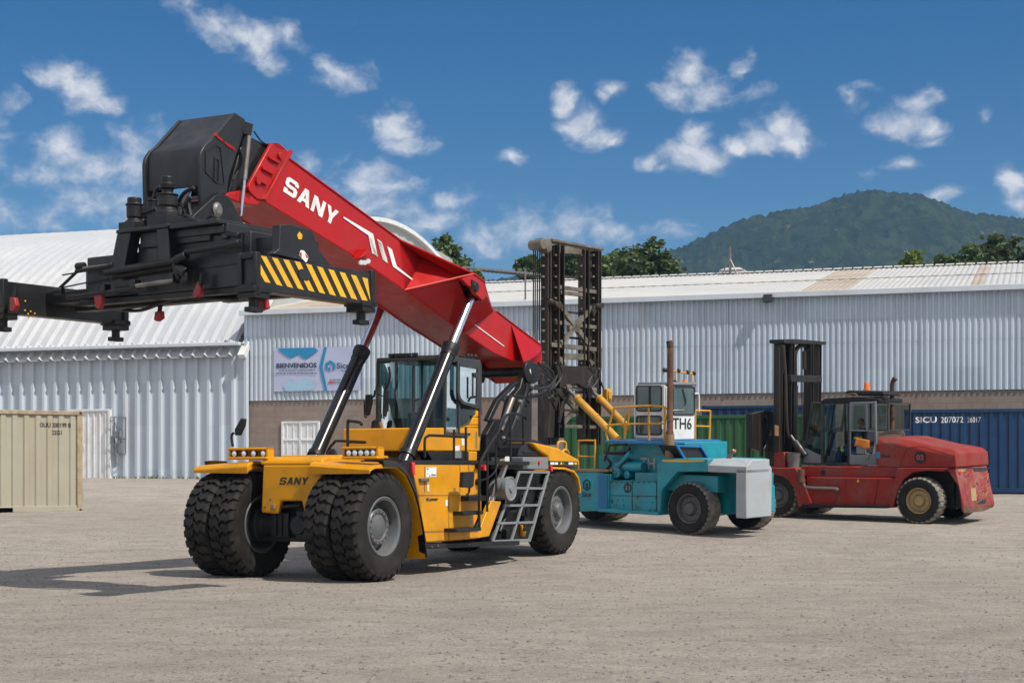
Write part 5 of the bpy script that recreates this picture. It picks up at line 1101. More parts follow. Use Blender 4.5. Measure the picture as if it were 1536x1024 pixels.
# inside: seat, console, wheel, jacket thrown on it
m = MB(); m.box((-3.86, .08, 2.40), (.46, .48, .16)); m.box((-4.05, .08, 2.72), (.14, .46, .55), (0, R(-8), 0)); m.box((-4.08, .08, 3.05), (.10, .26, .18), (0, R(-8), 0)); m.box((-3.95, .08, 2.25), (.3, .3, .25)); m.box((-3.86, .36, 2.56), (.34, .08, .08)); m.box((-3.86, -.2, 2.56), (.34, .08, .08)); m.build('driver_seat', M['seat'], cab, bevel=.04, seg=3)
m = MB(); m.tube([(-3.28, .08, 2.2), (-3.46, .08, 2.62)], .05, 10); ring = [(-3.46 + .19 * math.cos(a) * .45, .08 + .19 * math.sin(a), 2.64 + .19 * math.cos(a) * .85) for a in [2 * math.pi * i / 20 for i in range(21)]]; m.tube(ring, .016, 6, cap=False); m.b2((-3.35, -.42, 2.2), (-3.12, -.1, 2.48)); m.b2((-4.2, YF + .06, 2.2), (-3.9, -.3, 2.6)); m.b2((-4.2, YF, 2.18), (XFr, YN - .02, 2.215)); m.build('dashboard', M['cabin'], cab, bevel=.02)
# lamps, wipers and mirrors around the cab
m = MB()
for p in ((268,95),(315,92),(360,90),(412,76),(470,95)): c = on2(zK, 0, XFr + .05, p)[0]; m.box((c.x, c.y, zr + .10), (.06, .09, .06))
m.tube([(XFr + .05, -.3, zr + .1), (XFr + .05, .25, zr + .11)], .012, 6); m.tube([(XRe + .1, YN - .02, zr + .09), (XFr - .5, YN - .02, zr + .09)], .015, 6)
for x in (-4.15, -4.02, -3.9): m.sphere((x, YN - .05, zr + .12), .045, 8)
m.build('roof_lamp', M['black'], cab, bevel=.008)
m = MB(); P = on2(zK, 0, XFr + .16, (205,560),(210,380),(235,330),(255,250),(245,170)); m.curve(P, .02, 6); P = on2(zK, 0, XFr + .13, (215,380),(240,380),(240,550),(215,555),(215,380)); m.tube(P, .012, 5); P = on2(zK, 0, XFr + .16, (150,440),(190,610)); m.tube(P, .01, 5); P = on2(zK, 0, XFr + .16, (150,405),(210,425)); m.tube(P, .01, 5); m.build('wiper', M['black'], cab)
m = MB(); P = on2(zK, 0, XFr + .2, (130,370),(120,420),(100,430)); m.curve(P, .02, 6); P = on2(zK, 0, XFr + .2, (50,410),(95,405),(100,470),(75,580),(55,590),(45,560)); m.pr(P, 0, XFr + .22, XFr + .16); P = on2(zK, 0, XFr + .2, (35,460),(40,590),(60,600)); m.curve(P, .012, 5); P = on2(zK, 0, XFr + .2, (150,255),(148,300),(135,375),(145,410)); m.curve(P, .014, 5); m.build('mirror_cluster', M['black'], cab, bevel=.01)
m = MB(); P = on2(zK, 0, XFr + .22, (100,640),(130,615),(145,625),(120,720),(120,770),(95,830),(78,830),(98,760),(95,700)); m.pr(P, 0, XFr + .24, XFr + .16); m.build('washer_hose', M['black'], cab, bevel=.015)
m = MB(); P = on2(zC, 0, -1.2, (785,300),(790,260),(820,220),(845,208),(985,215)); m.curve(P, .022, 7); P = on2(zC, 0, -1.4, (893,280),(893,118),(905,107),(960,115),(960,130)); m.curve(P, .024, 7); P = on2(zC, 0, -1.2, (795,290),(812,262),(830,290)); m.curve(P, .05, 7); P = on2(zC, 0, -1.4, (895,214),(975,218)); m.tube(P, .018, 6); m.build('far_rail', M['black'], rs)
m = MB(); P = on2(zK, 0, XFr + .30, (175,640),(205,745),(240,755),(270,710),(270,690)); m.curve(P, .03, 7); m.build('hose_loop', M['ochre'], cab)
m = MB(); P = O(zK, YN + .006, (990,730),(1000,720),(1000,860),(990,870)); m.add(P, [(0, 1, 2, 3)]); P = O(zK, YN + .006, (750,715),(775,715),(775,745),(750,745)); m.add(P, [(0, 1, 2, 3)], 0); m.build('cab_mark', M['ochre'], cab, smooth=0)
decal('cab_decal', M['white'], cab, zK, YN + .006, (865,775),(890,775),(890,840),(868,842)); decal('cab_decal', M['white'], cab, zK, YN + .006, (812,845),(850,840),(850,885),(812,888))

# ------------------------------------------------------------------ turquoise container handler (the truck marked TH6)
AL = R(44); fw = (-math.cos(AL), math.sin(AL)); lf = Vector((-math.sin(AL), -math.cos(AL), 0)); o = Vector(((1032 - 768) / 72.4, 33.15, 0)) - lf * 1.2; o.z = gz(o.y) - .01
T = Frame(o, fw, slope_up(o.y)); th = thing('container_handler', T.M, 'worn turquoise container handler marked TH6 with tall greasy lattice mast', 'container handler')
zG, zM = zoom(840, 520, 3.415), zoom(780, 340, 2.845)
def TO(z, y, *pts): return T.ons(z(*pts), 1, y)
def TX(z, x, *pts): return T.ons(z(*pts), 0, x)
def prism(par, name, pts, a, b, mat, bev=.015, ax=1, seg=2): m = MB(); m.pr(pts, ax, a, b); return m.build(name, mat, par, bevel=bev, seg=seg)
def rimC(k):
    def f(b):
        b.lathe([(.19 * k, .315 * k), (.20 * k, .30 * k), (.18 * k, .285 * k), (.10 * k, .27 * k), (.09 * k, .255 * k), (.12 * k, .25 * k), (.125 * k, .16 * k), (.10 * k, .15 * k), (.15 * k, .13 * k), (.19 * k, .11 * k), (.20 * k, .001)], (0, 0, 0), 1, 36, 0, cap=False)
        b.lathe([(-.19 * k, .315 * k), (-.1, .28 * k)], (0, 0, 0), 1, 24, 0, cap=False); b.lathe([(-.1, .28 * k), (-.1, .02)], (0, 0, 0), 1, 24, 0); ring_bolts(b, (0, .12 * k, 0), .205 * k, 12, .017 * k, .025 * k)
    return f
tmT = lambda a: tyre_mesh(a, .555, .42, .315, 30, .016, zig=.2)
wheel_pair(th, 'rear_wheel', tmT, rimC(1), [M['rubber'], M['dusty_rubber']], M['rimdark'], [(0, .99, .55, 0), (0, -.99, .55, 1)])
wheel_pair(th, 'front_wheel', tmT, rimC(1), [M['rubber'], M['dusty_rubber']], M['rimdark'], [(3.95, 1.0, .55, 0), (3.95, -.55, .55, 0), (3.95, -1.0, .55, 1)])
m = MB(); m.b2((-.9, -.62, .45), (4.3, .62, 1.0)); m.b2((-.35, -.8, .40), (.35, .8, .72)); m.b2((3.6, -.9, .4), (4.3, .9, .9)); m.build('chassis', M['teal'], th, bevel=.02)
Y1 = 1.15
fb = prism(th, 'front_box', TO(zG, Y1, (60,640),(192,640),(250,652),(250,838),(60,846)), Y1, .4, M['teal'])
sp_ = prism(th, 'side_panel', TO(zG, Y1 - .04, (246,684),(500,684),(500,850),(246,840)), Y1 - .04, .3, M['teal'])
prism(th, 'foot_step', TO(zG, Y1 + .12, (195,826),(505,846),(505,862),(195,843)), Y1 + .14, .9, M['teal'], .006)
prism(th, 'front_box_lid', TO(zG, Y1, (60,628),(250,628),(250,640),(60,640)), Y1 + .02, .4, M['ochre'], .006)
m = MB()
for i in range(18): q = TO(zG, Y1 + .012, (195, 655 + i * 9.8), (243, 660 + i * 9.6)); m.tube(q, .018, 4)
m.build('louvre', M['teal_top'], fb)
def disc(par, name, F, z, y, c, r_px, mat, s, txtmat):
    cc = F.ons(z(c, (c[0] + r_px, c[1])), 1, y); r = abs(cc[1].z - cc[0].z) if False else r_px / z((1, 0))[0][0] if False else None
    top = F.ons(z((c[0], c[1] - r_px)), 1, y)[0]; r = top.z - cc[0].z; m = MB(); m.lathe([(y, r), (y + .004, r)], (cc[0].x, 0, cc[0].z), 1, 28); d_ = m.build(name, mat, par)
    if s: flat_text('lettering', s, txtmat, d_, (cc[0].x + r * .62, y + .006, cc[0].z - r * .42), (cc[0].x - r * .62, y + .006, cc[0].z - r * .42), (cc[0].x + r * .62, y + .006, cc[0].z + r * .42), .002, .03)
    return d_
disc(sp_, 'number_disc', T, zG, Y1 - .038, (346,722), 26, M['ink'], '31', M['teal'])
m = MB(); c = TO(zG, Y1 + .004, (137,707))[0]
ring = [Vector((c.x + .105 * math.cos(a), Y1 + .008, c.z + .12 * math.sin(a))) for a in [2 * math.pi * i / 6 + math.pi / 6 for i in range(7)]]; m.tube(ring, .014, 4, cap=False); m.box((c.x, Y1 + .006, c.z - .02), (.07, .006, .12)); m.build('house_emblem', M['ink'], fb)
q = [Vector((p.x, Y1 + .004, p.z)) for p in TO(zG, Y1, (114,768), (160,768), (114,742))]; flat_text('lettering', 'Sice', M['ink'], fb, *q, thick=.003, bold=.02)
q = [Vector((p.x, Y1 + .004, p.z)) for p in TO(zG, Y1, (136,780), (158,780), (136,775))]; flat_text('lettering', 'de mx', M['ink'], fb, *q, thick=.003)
m = MB()
for a, b in (((250,760),(498,765)),((252,690),(498,690)),((370,690),(370,845)),((495,690),(495,850))): q = [Vector((p.x, Y1 - .037, p.z)) for p in TO(zG, Y1 - .04, a, b)]; m.tube(q, .008, 4)
for i in range(9):
    for yy in (694, 838): p = TO(zG, Y1 - .036, (262 + i * 28, yy))[0]; m.sphere(p, .014, 6)
m.build('panel_seam', M['ink'], sp_)
m = MB(); rr = random.Random(9)
for _ in range(16):
    x, y = rr.uniform(260, 490), rr.uniform(770, 845); L = rr.uniform(4, 22); q = [Vector((p.x, Y1 - .034, p.z)) for p in TO(zG, Y1 - .034, (x, y), (x + rr.uniform(-3, 3), y - L))]; m.tube(q, rr.uniform(.004, .012), 4)
m.build('rust_streak', M['rust'], sp_)
# engine body
eb = prism(th, 'engine_body', TO(zG, .70, (330,500),(520,490),(640,490),(640,690),(360,690)), .70, -.8, M['teal'])
q = [Vector((p.x, .705, p.z)) for p in TO(zG, .70, (412,628), (487,628), (412,567))]; flat_text('lettering', 'TH', M['cwhite'], eb, *q, thick=.003, bold=.02)
q = [Vector((p.x, .705, p.z)) for p in TO(zG, .70, (487,554), (536,553), (487,543))]; flat_text('lettering', 'CRUZ', M['ochre'], eb, *q, thick=.003, bold=.02)
prism(th, 'engine_body_front', TO(zG, .62, (200,560),(330,520),(365,560),(365,690),(200,640)), .62, -.7, M['teal'])
m = MB()
for c, r, y in (((285,642), .125, 1.0), ((340,655), .09, .9)):
    p = TO(zG, y, c)[0]; m.lathe([(y - .45, r * .85), (y - .05, r), (y, r * .96), (y + .01, r * .7), (y + .01, r * .4), (y + .03, r * .3), (y + .03, .001)], (p.x, 0, p.z), 1, 22)
p = TO(zG, .9, (330,612))[0]; m.lathe([(p.x - .5, .11), (p.x + .25, .11), (p.x + .3, .06)], (0, .85, p.z), 0, 18); q = TO(zG, .95, (300,610),(320,585),(360,540)); m.curve(q, .05, 8); m.build('pump', M['teal'], th)
m = MB(); 
for pts in (((300,590),(350,575),(375,600)),((230,560),(260,600),(220,640)),((250,545),(330,545),(360,520))): m.curve(TO(zG, .8, *pts), .03, 7)
m.build('hose', M['hose'], th)
m = MB()
for a, b in (((228,583),(255,505)),((300,640),(340,570)),((255,505),(345,500)),((228,540),(330,540))): m.tube(TO(zG, .95, a, b), .022, 6)
m.build('front_frame', M['black'], th)
# deck plates
m = MB(); a, b = TO(zG, 1.0, (228,485), (470,488)); m.b2((b.x - .4, -.9, a.z - .03), (a.x, 1.0, a.z + .04)); dk = m.build('deck', M['teal_top'], th, bevel=.01)
# cab
c0 = TO(zG, .72, (548,480))[0]; xr = c0.x; zb = c0.z; zt = TO(zG, .72, (545,192))[0].z; xf = TO(zG, .72, (376,300))[0].x; yr = TX(zG, xr, (692,400))[0].y
m = MB(); ch_ = .05
m.pr([Vector((xr, 0, zb)), Vector((xr, 0, zt - .06)), Vector((xr + .1, 0, zt)), Vector((xf - .04, 0, zt)), Vector((xf, 0, zt - .08)), Vector((xf, 0, zb + .1)), Vector((xf - .06, 0, zb))], 1, .72, yr); tc = m.build('cab', M['cabwhite'], th, bevel=.035, seg=3)
m = MB(); m.b2((xr - .03, yr - .02, zt - .02), (xf - .1, .70, zt + .05)); m.build('roof', M['grey'], tc, bevel=.02)
def rpane(par, F, z, ax, val, off, x0, x1, y0, y1, r=9, mat=M['glassdark'], fr=M['ink'], bar=None):
    pts = []
    for cx, cy, a0 in ((x1 - r, y0 + r, -90), (x1 - r, y1 - r, 0), (x0 + r, y1 - r, 90), (x0 + r, y0 + r, 180)):
        for k in range(5): a = R(a0 + 22.5 * k); pts.append((cx + r * math.cos(a), cy + r * math.sin(a)))
    P = F.ons(z(*pts), ax, val); m = MB(); m.pr(P, ax, val - off * .2, val + off); o = m.build('window', mat if mat.name.startswith('black') else PANE, par)
    m = MB(); Q_ = [p.copy() for p in P]
    for p in Q_: p[ax] = val + off * 1.1
    m.tube(Q_ + [Q_[0]], .018, 5, cap=False)
    if bar:
        q = F.ons(z((bar, y0), (bar, y1)), ax, val + off * 1.1); m.tube(q, .025, 4)
    m.build('gasket', M['ink'], o)
    return o
PANE = paint('reflective_cab_pane', (.035, .075, .08), .06, 0, var=.5, vs=2.2, coat=.8)
rpane(tc, T, zG, 1, .72, .012, 395, 520, 200, 327, 10, bar=459); rpane(tc, T, zG, 1, .72, .012, 395, 520, 355, 448, 10)
rpane(tc, T, zG, 0, xr, -.012, 578, 686, 206, 346, 8)
q = TX(zG, xr - .006, (578,420), (674,422), (578,362)); flat_text('lettering', 'TH6', M['ink'], tc, *q, thick=.003, bold=.01)
m = MB(); P = TO(zG, .74, (382,196),(532,196),(538,470),(385,465)); m.tube([Vector((p.x, .735, p.z)) for p in P + P[:1]], .014, 4); P = TO(zG, .76, (525,380),(525,420)); m.tube(P, .02, 6); m.build('cab_door', M['cabwhite'], tc)
m = MB(); P = TX(zG, xr - .05, (690,240),(705,240),(712,255),(712,330)); m.curve(P, .02, 6); m.build('mirror_arm', M['cabwhite'], tc)
m = MB(); P = TX(zG, xr + .2, (530,118),(690,140)); m.tube(P, .02, 6); m.tube([P[0] + Vector((0, 0, -.1)), P[0]], .02, 5); P2 = TX(zG, xr + .2, (676,195),(676,140)); m.tube(P2, .018, 5); P2 = TX(zG, xr + .2, (592,185),(592,130)); m.tube(P2, .018, 5); lbr = m.build('lamp_bar', M['rail'], tc)
for p in ((534,118),(545,120),(608,122),(655,130),(687,135),(590,180)): c = TX(zG, xr + .18, p)[0]; m = MB(); m.sphere(c, .05, 10, sc=(1, .8, 1)); m.build('work_lamp', M['ink'], lbr)
c = TX(zG, xr + .15, (638,180))[0]; m = MB(); m.lathe([(c.z - .1, .05), (c.z - .03, .055), (c.z + .05, .045), (c.z + .06, .001)], (c.x, c.y, 0), 2, 14); m.build('beacon', M['amber'], tc)
m = MB(); P = TX(zG, xr - .03, (630,215),(645,280),(640,300)); m.curve(P, .012, 5); m.build('wiper', M['ink'], tc)
# exhaust stack
p0, p1, p2, p3 = TO(zG, 1.0, (562,570), (562,448), (563,440), (567,-24)); r0 = .10
m = MB(); m.tube([p0, p1], r0, 18); ex = m.build('silencer', M['ochre'], th); m = MB(); m.tube([Vector((p2.x, p2.y, p3.z - .12)), Vector((p2.x + .03, p2.y, p3.z + .02))], .07, 14, 1); m.tube([p1 - Vector((0, 0, .02)), p1 + Vector((0, 0, .04)), p2 + Vector((0, 0, .05)), Vector((p2.x, p2.y, p3.z))], [.085, .085, .068, .062], 16); m.build('exhaust_pipe', [M['rust'], M['ink']], ex)
m = MB(); m.tube([p1 + Vector((0, 0, .5)), p1 + Vector((-.1, -.35, .5))], .02, 5); m.tube([p2 + Vector((0, 0, .25)), p2 + Vector((0, 0, .28))], .078, 14); m.build('clamp', M['steel'], ex)
# yellow rails
m = MB()
for pts in (((275,325),(300,310),(535,308),(537,390)),((240,405),(300,397),(536,392))): m.curve(TO(zG, 1.0, *pts), .022, 7)
for a, b in (((455,310),(456,478)),((537,305),(535,480)),((275,325),(235,455)),((360,325),(330,470)),((245,480),(235,440))): m.tube(TO(zG, 1.0, a, b), .022, 7)
m.curve(TO(zG, 1.0, (330,470),(335,360),(365,325)), .02, 6)
m.build('deck_rail', M['rail'], th)
m = MB(); q = TX(zG, xr + .1, (693,480),(693,325),(770,328),(765,482)); 
for a, b in zip(q, q[1:]): m.tube([a, b], .022, 7)
m.tube(TX(zG, xr + .1, (693,405),(768,408)), .02, 6); m.build('deck_rail', M['rail'], th)
m = MB(); q = TX(zG, xr + .1, (560,486),(778,488)); m.b2((xr - .1, q[0].y, q[0].z - .06), (xr + .3, q[1].y, q[0].z + .02)); m.build('rear_deck', M['teal_top'], th, bevel=.01)
m = MB()
for pts in (((95,625),(95,495),(105,480),(170,480),(180,490),(178,625)),): m.curve(TO(zG, .9, *pts), .02, 7)
m.tube(TO(zG, .9, (95,560),(178,562)), .018, 6); m.build('front_rail', M['rail'], th)
# rear grille, fenders, counterweight
m = MB(); P = TX(zG, .3, (598,505),(718,510),(760,575),(640,575)); P2 = [p + Vector((.5, 0, 0)) for p in P]; m.loft([P, P2]); m.build('rear_grille', M['ink'], th, bevel=.01)
m = MB(); 
for a, b in (((595,500),(640,575)),((715,500),(762,575)),((598,505),(718,510))): m.tube(TX(zG, .27, a, b), .03, 4)
m.build('grille_frame', M['teal_top'], th)
rfn = prism(th, 'rear_fender', TO(zG, 1.2, (497,602),(524,571),(757,573),(757,640),(600,640),(520,735),(512,862),(497,862)), 1.2, .5, M['teal'], .02)
prism(th, 'inner_fender', TO(zG, .7, (590,600),(960,610),(900,850),(870,850),(830,700),(640,690),(560,800)), .62, .3, M['teal'], .01)
m = MB(); P = TO(zG, 1.203, (525,580),(560,578),(745,580),(735,587),(640,590),(528,588)); m.add([Vector((p.x, 1.206, p.z)) for p in P], [tuple(range(6))]); m.build('yellow_streak', M['stripe'], rfn, smooth=0)
zA_, zB2 = TO(zG, 1.2, (757,606), (757,640)); zc = TO(zG, 1.2, (757,574))[0].z; xa = zA_.x; 
xb = TO(zG, 1.2, (901,640))[0].x; xc = TO(zG, 1.2, (955,640))[0].x; yw = TX(zG, xc, (1086,700))[0].y; zlow = TX(zG, xc, (955,879))[0].z
m = MB(); cs = [(1.2, zB2.z), (1.2, zA_.z), (1.0, zc), (.4, zc), (.4, zB2.z)]
m.loft([[Vector((x, y, z)) for y, z in cs] for x in (xa, xc)]); cb = m.build('counterweight_arm', M['cwhite'], th, bevel=.012)
m = MB(); zt2 = zA_.z - .05; m.b2((xc, yw, zlow), (xb, 1.2, zt2)); m.loft([[Vector((xb + .2, 1.0, zc)), Vector((xb + .2, yw + .1, zc)), Vector((xc + .12, yw + .08, zc - .01)), Vector((xc + .12, 1.05, zc - .01))], [Vector((xb + .2, 1.2, zt2)), Vector((xb + .2, yw, zt2)), Vector((xc, yw, zt2)), Vector((xc, 1.2, zt2))]]); m.build('counterweight', M['cwhite'], th, bevel=.02)
c = TO(zG, .6, (885,530))[0]; m = MB(); m.tube([c + Vector((.14, .1, -.3)), c + Vector((.03, 0, -.06))], .05, 8); m.sphere(c + Vector((-.02, .02, -.02)), .055, 10); q_ = m.build('tail_lamp', M['steel'], th); m = MB(); m.sphere(c + Vector((-.07, .02, -.01)), .03, 8); m.build('lamp_glass', M['amber'], q_)
m = MB(); m.b2((-.6, -1.0, .9), (1.6, 1.0, 1.25)); m.b2((-.5, -.9, 1.2), (.4, .45, zc - .04)); m.build('rear_body', M['teal'], th, bevel=.02)
# mast
xm = 4.55
def MX(x, *p): return TX(zM, x, *p)
mast = None
def member(mb, x, a, b, wpx, mi=0, dz=0): q = MX(x, a, b); mb.tube(q, wpx / 2.845 / 65 * .72, 4, mi)
def channel(mb, x, a, b, w=.13, d=.2, mi=0):
    p, q = MX(x, a, b); s = .03
    for dx, dy, ww, dd in ((0, 0, w, s), (-d / 2, w / 2 - s / 2, s, d), (-d / 2, -w / 2 + s / 2, s, d)): mb.b2((x + dx - dd / 2, p.y + dy - ww / 2, min(p.z, q.z)), (x + dx + dd / 2, p.y + dy + ww / 2, max(p.z, q.z)), mi)
m = MB()
channel(m, xm, (97,75), (97,930), .10, .22); channel(m, xm - .1, (312,105), (312,930), .11, .22); channel(m, xm - .05, (287,105), (287,640), .06, .12); ma = m.build('outer_mast', M['mast'], th, bevel=.006)
m = MB(); channel(m, xm - .12, (152,80), (150,900), .19, .2); channel(m, xm - .12, (260,100), (262,900), .17, .2); channel(m, xm - .06, (124,80), (124,900), .11, .12); m.build('inner_mast', M['mast'], ma, bevel=.006)
zN = zoom(785, 345, 4.764); NXm = lambda x, *p: TX(zN, x, *p)
m = MB(); m.pr(NXm(xm, (150,65),(518,135),(518,152),(150,86)), 0, xm + .1, xm - .26); m.pr(NXm(xm - .2, (250,88),(440,148),(440,188),(368,172),(250,166)), 0, xm - .16, xm - .22); m.pr(NXm(xm, (95,62),(155,66),(155,150),(125,170),(110,120)), 0, xm + .05, xm - .22); c = MX(xm, (62,78))[0]; m.lathe([(xm - .3, .12), (xm + .1, .12)], (0, c.y, c.z), 0, 16); m.build('mast_head', M['mastlight'], ma, bevel=.01)
m = MB()
for a, b, w_ in (((165,258),(335,280),16),((170,280),(275,292),16),((150,408),(340,432),16),((130,503),(345,526),18),((178,552),(275,556),26),((160,683),(330,700),18),((120,715),(330,722),16),((168,850),(330,855),14)): m = MB(); member(m, xm - .22, a, b, w_); m.build('cross_beam', M['mastlight'], ma, bevel=.006)
for a, b in (((155,320),(292,505)),((302,345),(172,498)),((165,560),(235,672)),((305,575),(235,672)),((205,430),(245,440))): m = MB(); member(m, xm - .24, a, b, 19); m.build('cross_brace', M['mastlight'], ma)
m = MB()
for x in (58, 66, 75, 84): m = MB(); member(m, xm + .05, (x, 95), (x - 2, 485 + (x % 7) * 9), 4); m.build('lift_chain', M['mast'], ma)
for a, b in (((325,110),(328,560)),((335,330),(338,640))): m = MB(); member(m, xm - .2, a, b, 5); m.build('lift_chain', M['mast'], ma)
m = MB()
P = MX(xm - .3, (150,590),(330,600),(330,690),(290,700),(240,670),(165,690)); m.pr(P, 0, xm - .2, xm - .35)
P = MX(xm - .3, (130,690),(205,690),(210,712),(165,735),(145,790),(140,900),(112,900)); m.pr(P, 0, xm - .22, xm - .34); P = MX(xm - .3, (205,690),(222,700),(185,760),(165,840),(155,835),(172,750)); m.pr(P, 0, xm - .3, xm - .36); P = MX(xm + .1, (240,700),(320,715),(320,930),(250,930)); m.pr(P, 0, xm + .15, xm); P = MX(xm, (95,560),(150,560),(160,930),(95,930)); m.pr(P, 0, xm + .15, xm - .05)
for c, r in (((330,340),.08),((130,320),.08),((190,690),.06),((310,700),.06),((335,610),.06)): p = MX(xm - .35, c)[0]; m.sphere(p, r, 10)
P = MX(xm - .25, (310,330),(345,325),(345,345),(320,350),(300,390),(295,360)); m.pr(P, 0, xm - .2, xm - .36); P = MX(xm - .25, (90,300),(160,325),(175,345),(150,350),(130,320)); m.pr(P, 0, xm - .2, xm - .36)
P = MX(xm - .25, (318,535),(350,535),(350,600),(345,640),(318,645)); m.pr(P, 0, xm - .1, xm - .25)
m.build('lift_carriage', M['mast'], ma, bevel=.012)
m = MB(); rr = random.Random(12)
for _ in range(12):
    x0, y0 = rr.uniform(95, 165), rr.uniform(560, 700); m.curve(MX(xm - .35, (x0, y0), (x0 + rr.uniform(-15, 30), y0 + 60), (x0 + rr.uniform(-20, 60), y0 + rr.uniform(80, 140))), .022, 6)
for _ in range(8):
    x0, y0 = rr.uniform(290, 350), rr.uniform(560, 700); m.curve(MX(xm - .35, (x0, y0), (x0 + rr.uniform(-15, 30), y0 + 30), (x0 + rr.uniform(-20, 30), y0 + rr.uniform(60, 100))), .02, 6)
m.build('hydraulic_hose', M['hose'], ma)
for a, b in (((165,360),(275,372)),((165,620),(300,632)),((175,470),(290,480)),((170,780),(320,790)),((165,210),(275,222))): m = MB(); member(m, xm - .14, a, b, 9); m.build('cross_beam', M['mast'], ma, bevel=.005)
for a, b in (((170,700),(290,850)),((300,700),(175,850))): m = MB(); member(m, xm - .1, a, b, 14); m.build('cross_brace', M['mastlight'], ma)
for px_ in (98, 152, 262, 312):
    m = MB()
    for y0 in range(120, 680, 46): q = MX(xm - .23, (px_ - 4, y0), (px_ + 4, y0 + 1)); m.tube(q, .03, 4)
    m.build('roller_bracket', M['mastlight'], ma)
c = MX(xm - .4, (372,718))[0]; m = MB(); m.box(c, (.14, .18, .30)); m.box(c + Vector((-.09, 0, 0)), (.04, .12, .2)); m.build('mast_lamp', M['rail'], ma, bevel=.015)
for ya, a, b, t0 in ((.55, (200,688), (425,915), None), (-.65, (308,700), (462,858), None)):
    P = T.on(zM(a)[0], 0, xm - .35); Q_ = T.on(zM(b)[0], 1, P.y); m = MB(); D = Q_ - P; m.tube([P + D * .2, Q_], .085, 16); m.tube([P + D * .19, P + D * .23], .10, 16); m.tube([P + D * .55, P + D * .57], .095, 16); tcy = m.build('tilt_cylinder', M['cylyellow'], th); m = MB(); m.tube([P, P + D * .22], .045, 12); m.lathe([(-.08, .09), (.08, .09)], P, 1, 14); m.build('rod', M['steel'], tcy)

# ------------------------------------------------------------------ faded red forklift truck marked 02
AL = R(37); fw = (-math.cos(AL), math.sin(AL)); lf = Vector((-math.sin(AL), -math.cos(AL), 0)); o = Vector(((1376.7 - 768) / 66.5, 36.09, 0)) - lf * 1.2; o.z = gz(o.y) - .01
F = Frame(o, fw, slope_up(o.y)); fk = thing('forklift_truck', F.M, 'faded red heavy forklift truck marked 02 with its cab door open', 'forklift')
zR, zQ = zoom(1130, 490, 3.303), zoom(1180, 560, 6.4)
def FO(z, y, *pts): return F.ons(z(*pts), 1, y)
def FX(z, x, *pts): return F.ons(z(*pts), 0, x)
tmF = lambda a: tyre_mesh(a, .535, .40, .30, 26, .022, zig=.15)
wheel_pair(fk, 'rear_wheel', tmF, rimC(.94), [M['rubber'], M['dusty_rubber']], M['rimtan'], [(0, 1.0, .53, 0), (0, -1.0, .53, 1)])
xfw = F.on((1165, 744), 1, 1.2).x
wheel_pair(fk, 'front_wheel', tmF, rimC(.94), [M['rubber'], M['dusty_rubber']], M['rimdark'], [(xfw, 1.0, .53, 0), (xfw, .57, .53, 1), (xfw, -.57, .53, 0), (xfw, -1.0, .53, 1)])
m = MB(); m.b2((-.6, -.6, .40), (3.9, .6, .95)); m.b2((-.3, -.8, .35), (.3, .8, .7)); m.build('chassis', M['black'], fk, bevel=.02)
hood = None
prof = FO(zR, 1.0, (612,545),(700,545),(760,560),(860,584),(940,597),(985,607),(1002,626),(1006,697),(720,698),(612,692))
tops = [Vector((p.x, 0, p.z)) for p in prof]
rings = []
for y, dz in ((1.0, -.14), (.88, 0), (-.88, 0), (-1.0, -.14)):
    rings.append([Vector((p.x, y, p.z + (dz if i < 6 else 0))) for i, p in enumerate(tops)])
m = MB(); m.loft(rings); hood = m.build('hood', M['oldred'], fk, bevel=.03, seg=3)
m = MB()
P = FO(zR, 1.0, (905,592),(1075,600),(1040,612),(925,600)); 
for a, b, c, d_ in (((612,560),(650,585),(720,690),(760,600)),):
    q = FO(zR, 1.008, (760,600),(718,697)); m.tube(q, .012, 4); q = FO(zR, 1.008, (760,600),(830,592),(1000,640)); m.tube(q, .012, 4); q = FO(zR, 1.008, (618,560),(690,595)); m.tube(q, .012, 4)
m.build('panel_seam', M['oldred'], hood)
disc(hood, 'number_disc', F, zR, 1.004, (827,646), 31, M['ink'], '02', M['red02'])
q = [Vector((p.x, 1.006, p.z)) for p in FO(zR, 1.0, (634,648), (680,648), (634,630))]; flat_text('lettering', 'Sice', M['ink'], hood, *q, thick=.002, bold=.02)
m = MB(); q = [Vector((p.x, 1.006, p.z)) for p in FO(zR, 1.0, (612,620),(628,620),(628,650),(612,650))]; m.add(q, [(0, 1, 2, 3)]); m.build('blue_decal', M['banner_blue'], hood, smooth=0)
mb_ = prism(fk, 'mid_body', FO(zR, .98, (240,690),(715,694),(712,745),(240,742)), .98, .2, M['oldred'])
lp = prism(fk, 'side_panel', FO(zR, 1.12, (262,744),(706,748),(672,896),(290,880),(268,820)), 1.12, .3, M['oldred'], .02)
m = MB()
for a, b in (((457,750),(457,800)),((620,755),(600,880)),((430,800),(400,875)),((285,800),(425,805))): q = [Vector((p.x, 1.122, p.z)) for p in FO(zR, 1.12, a, b)]; m.tube(q, .008, 4)
m.build('panel_seam', M['ink'], lp)
m = MB(); q = [Vector((p.x, 1.126, p.z)) for p in FO(zR, 1.12, (519,752),(527,768),(511,768))]; m.add(q, [(0, 1, 2)]); m.build('warning_decal', M['stripe'], lp, smooth=0)
disc(mb_, 'number_disc', F, zR, .984, (345,722), 13, M['ink'], '', M['ink'])
prism(fk, 'foot_step', FO(zR, 1.2, (245,878),(670,884),(668,898),(245,892)), 1.26, .9, M['black'], .006)
m = MB(); m.curve(FO(zR, 1.22, (235,715),(250,780),(275,795),(405,800),(415,812)), .035, 8); m.build('step_rail', M['steel'], fk)
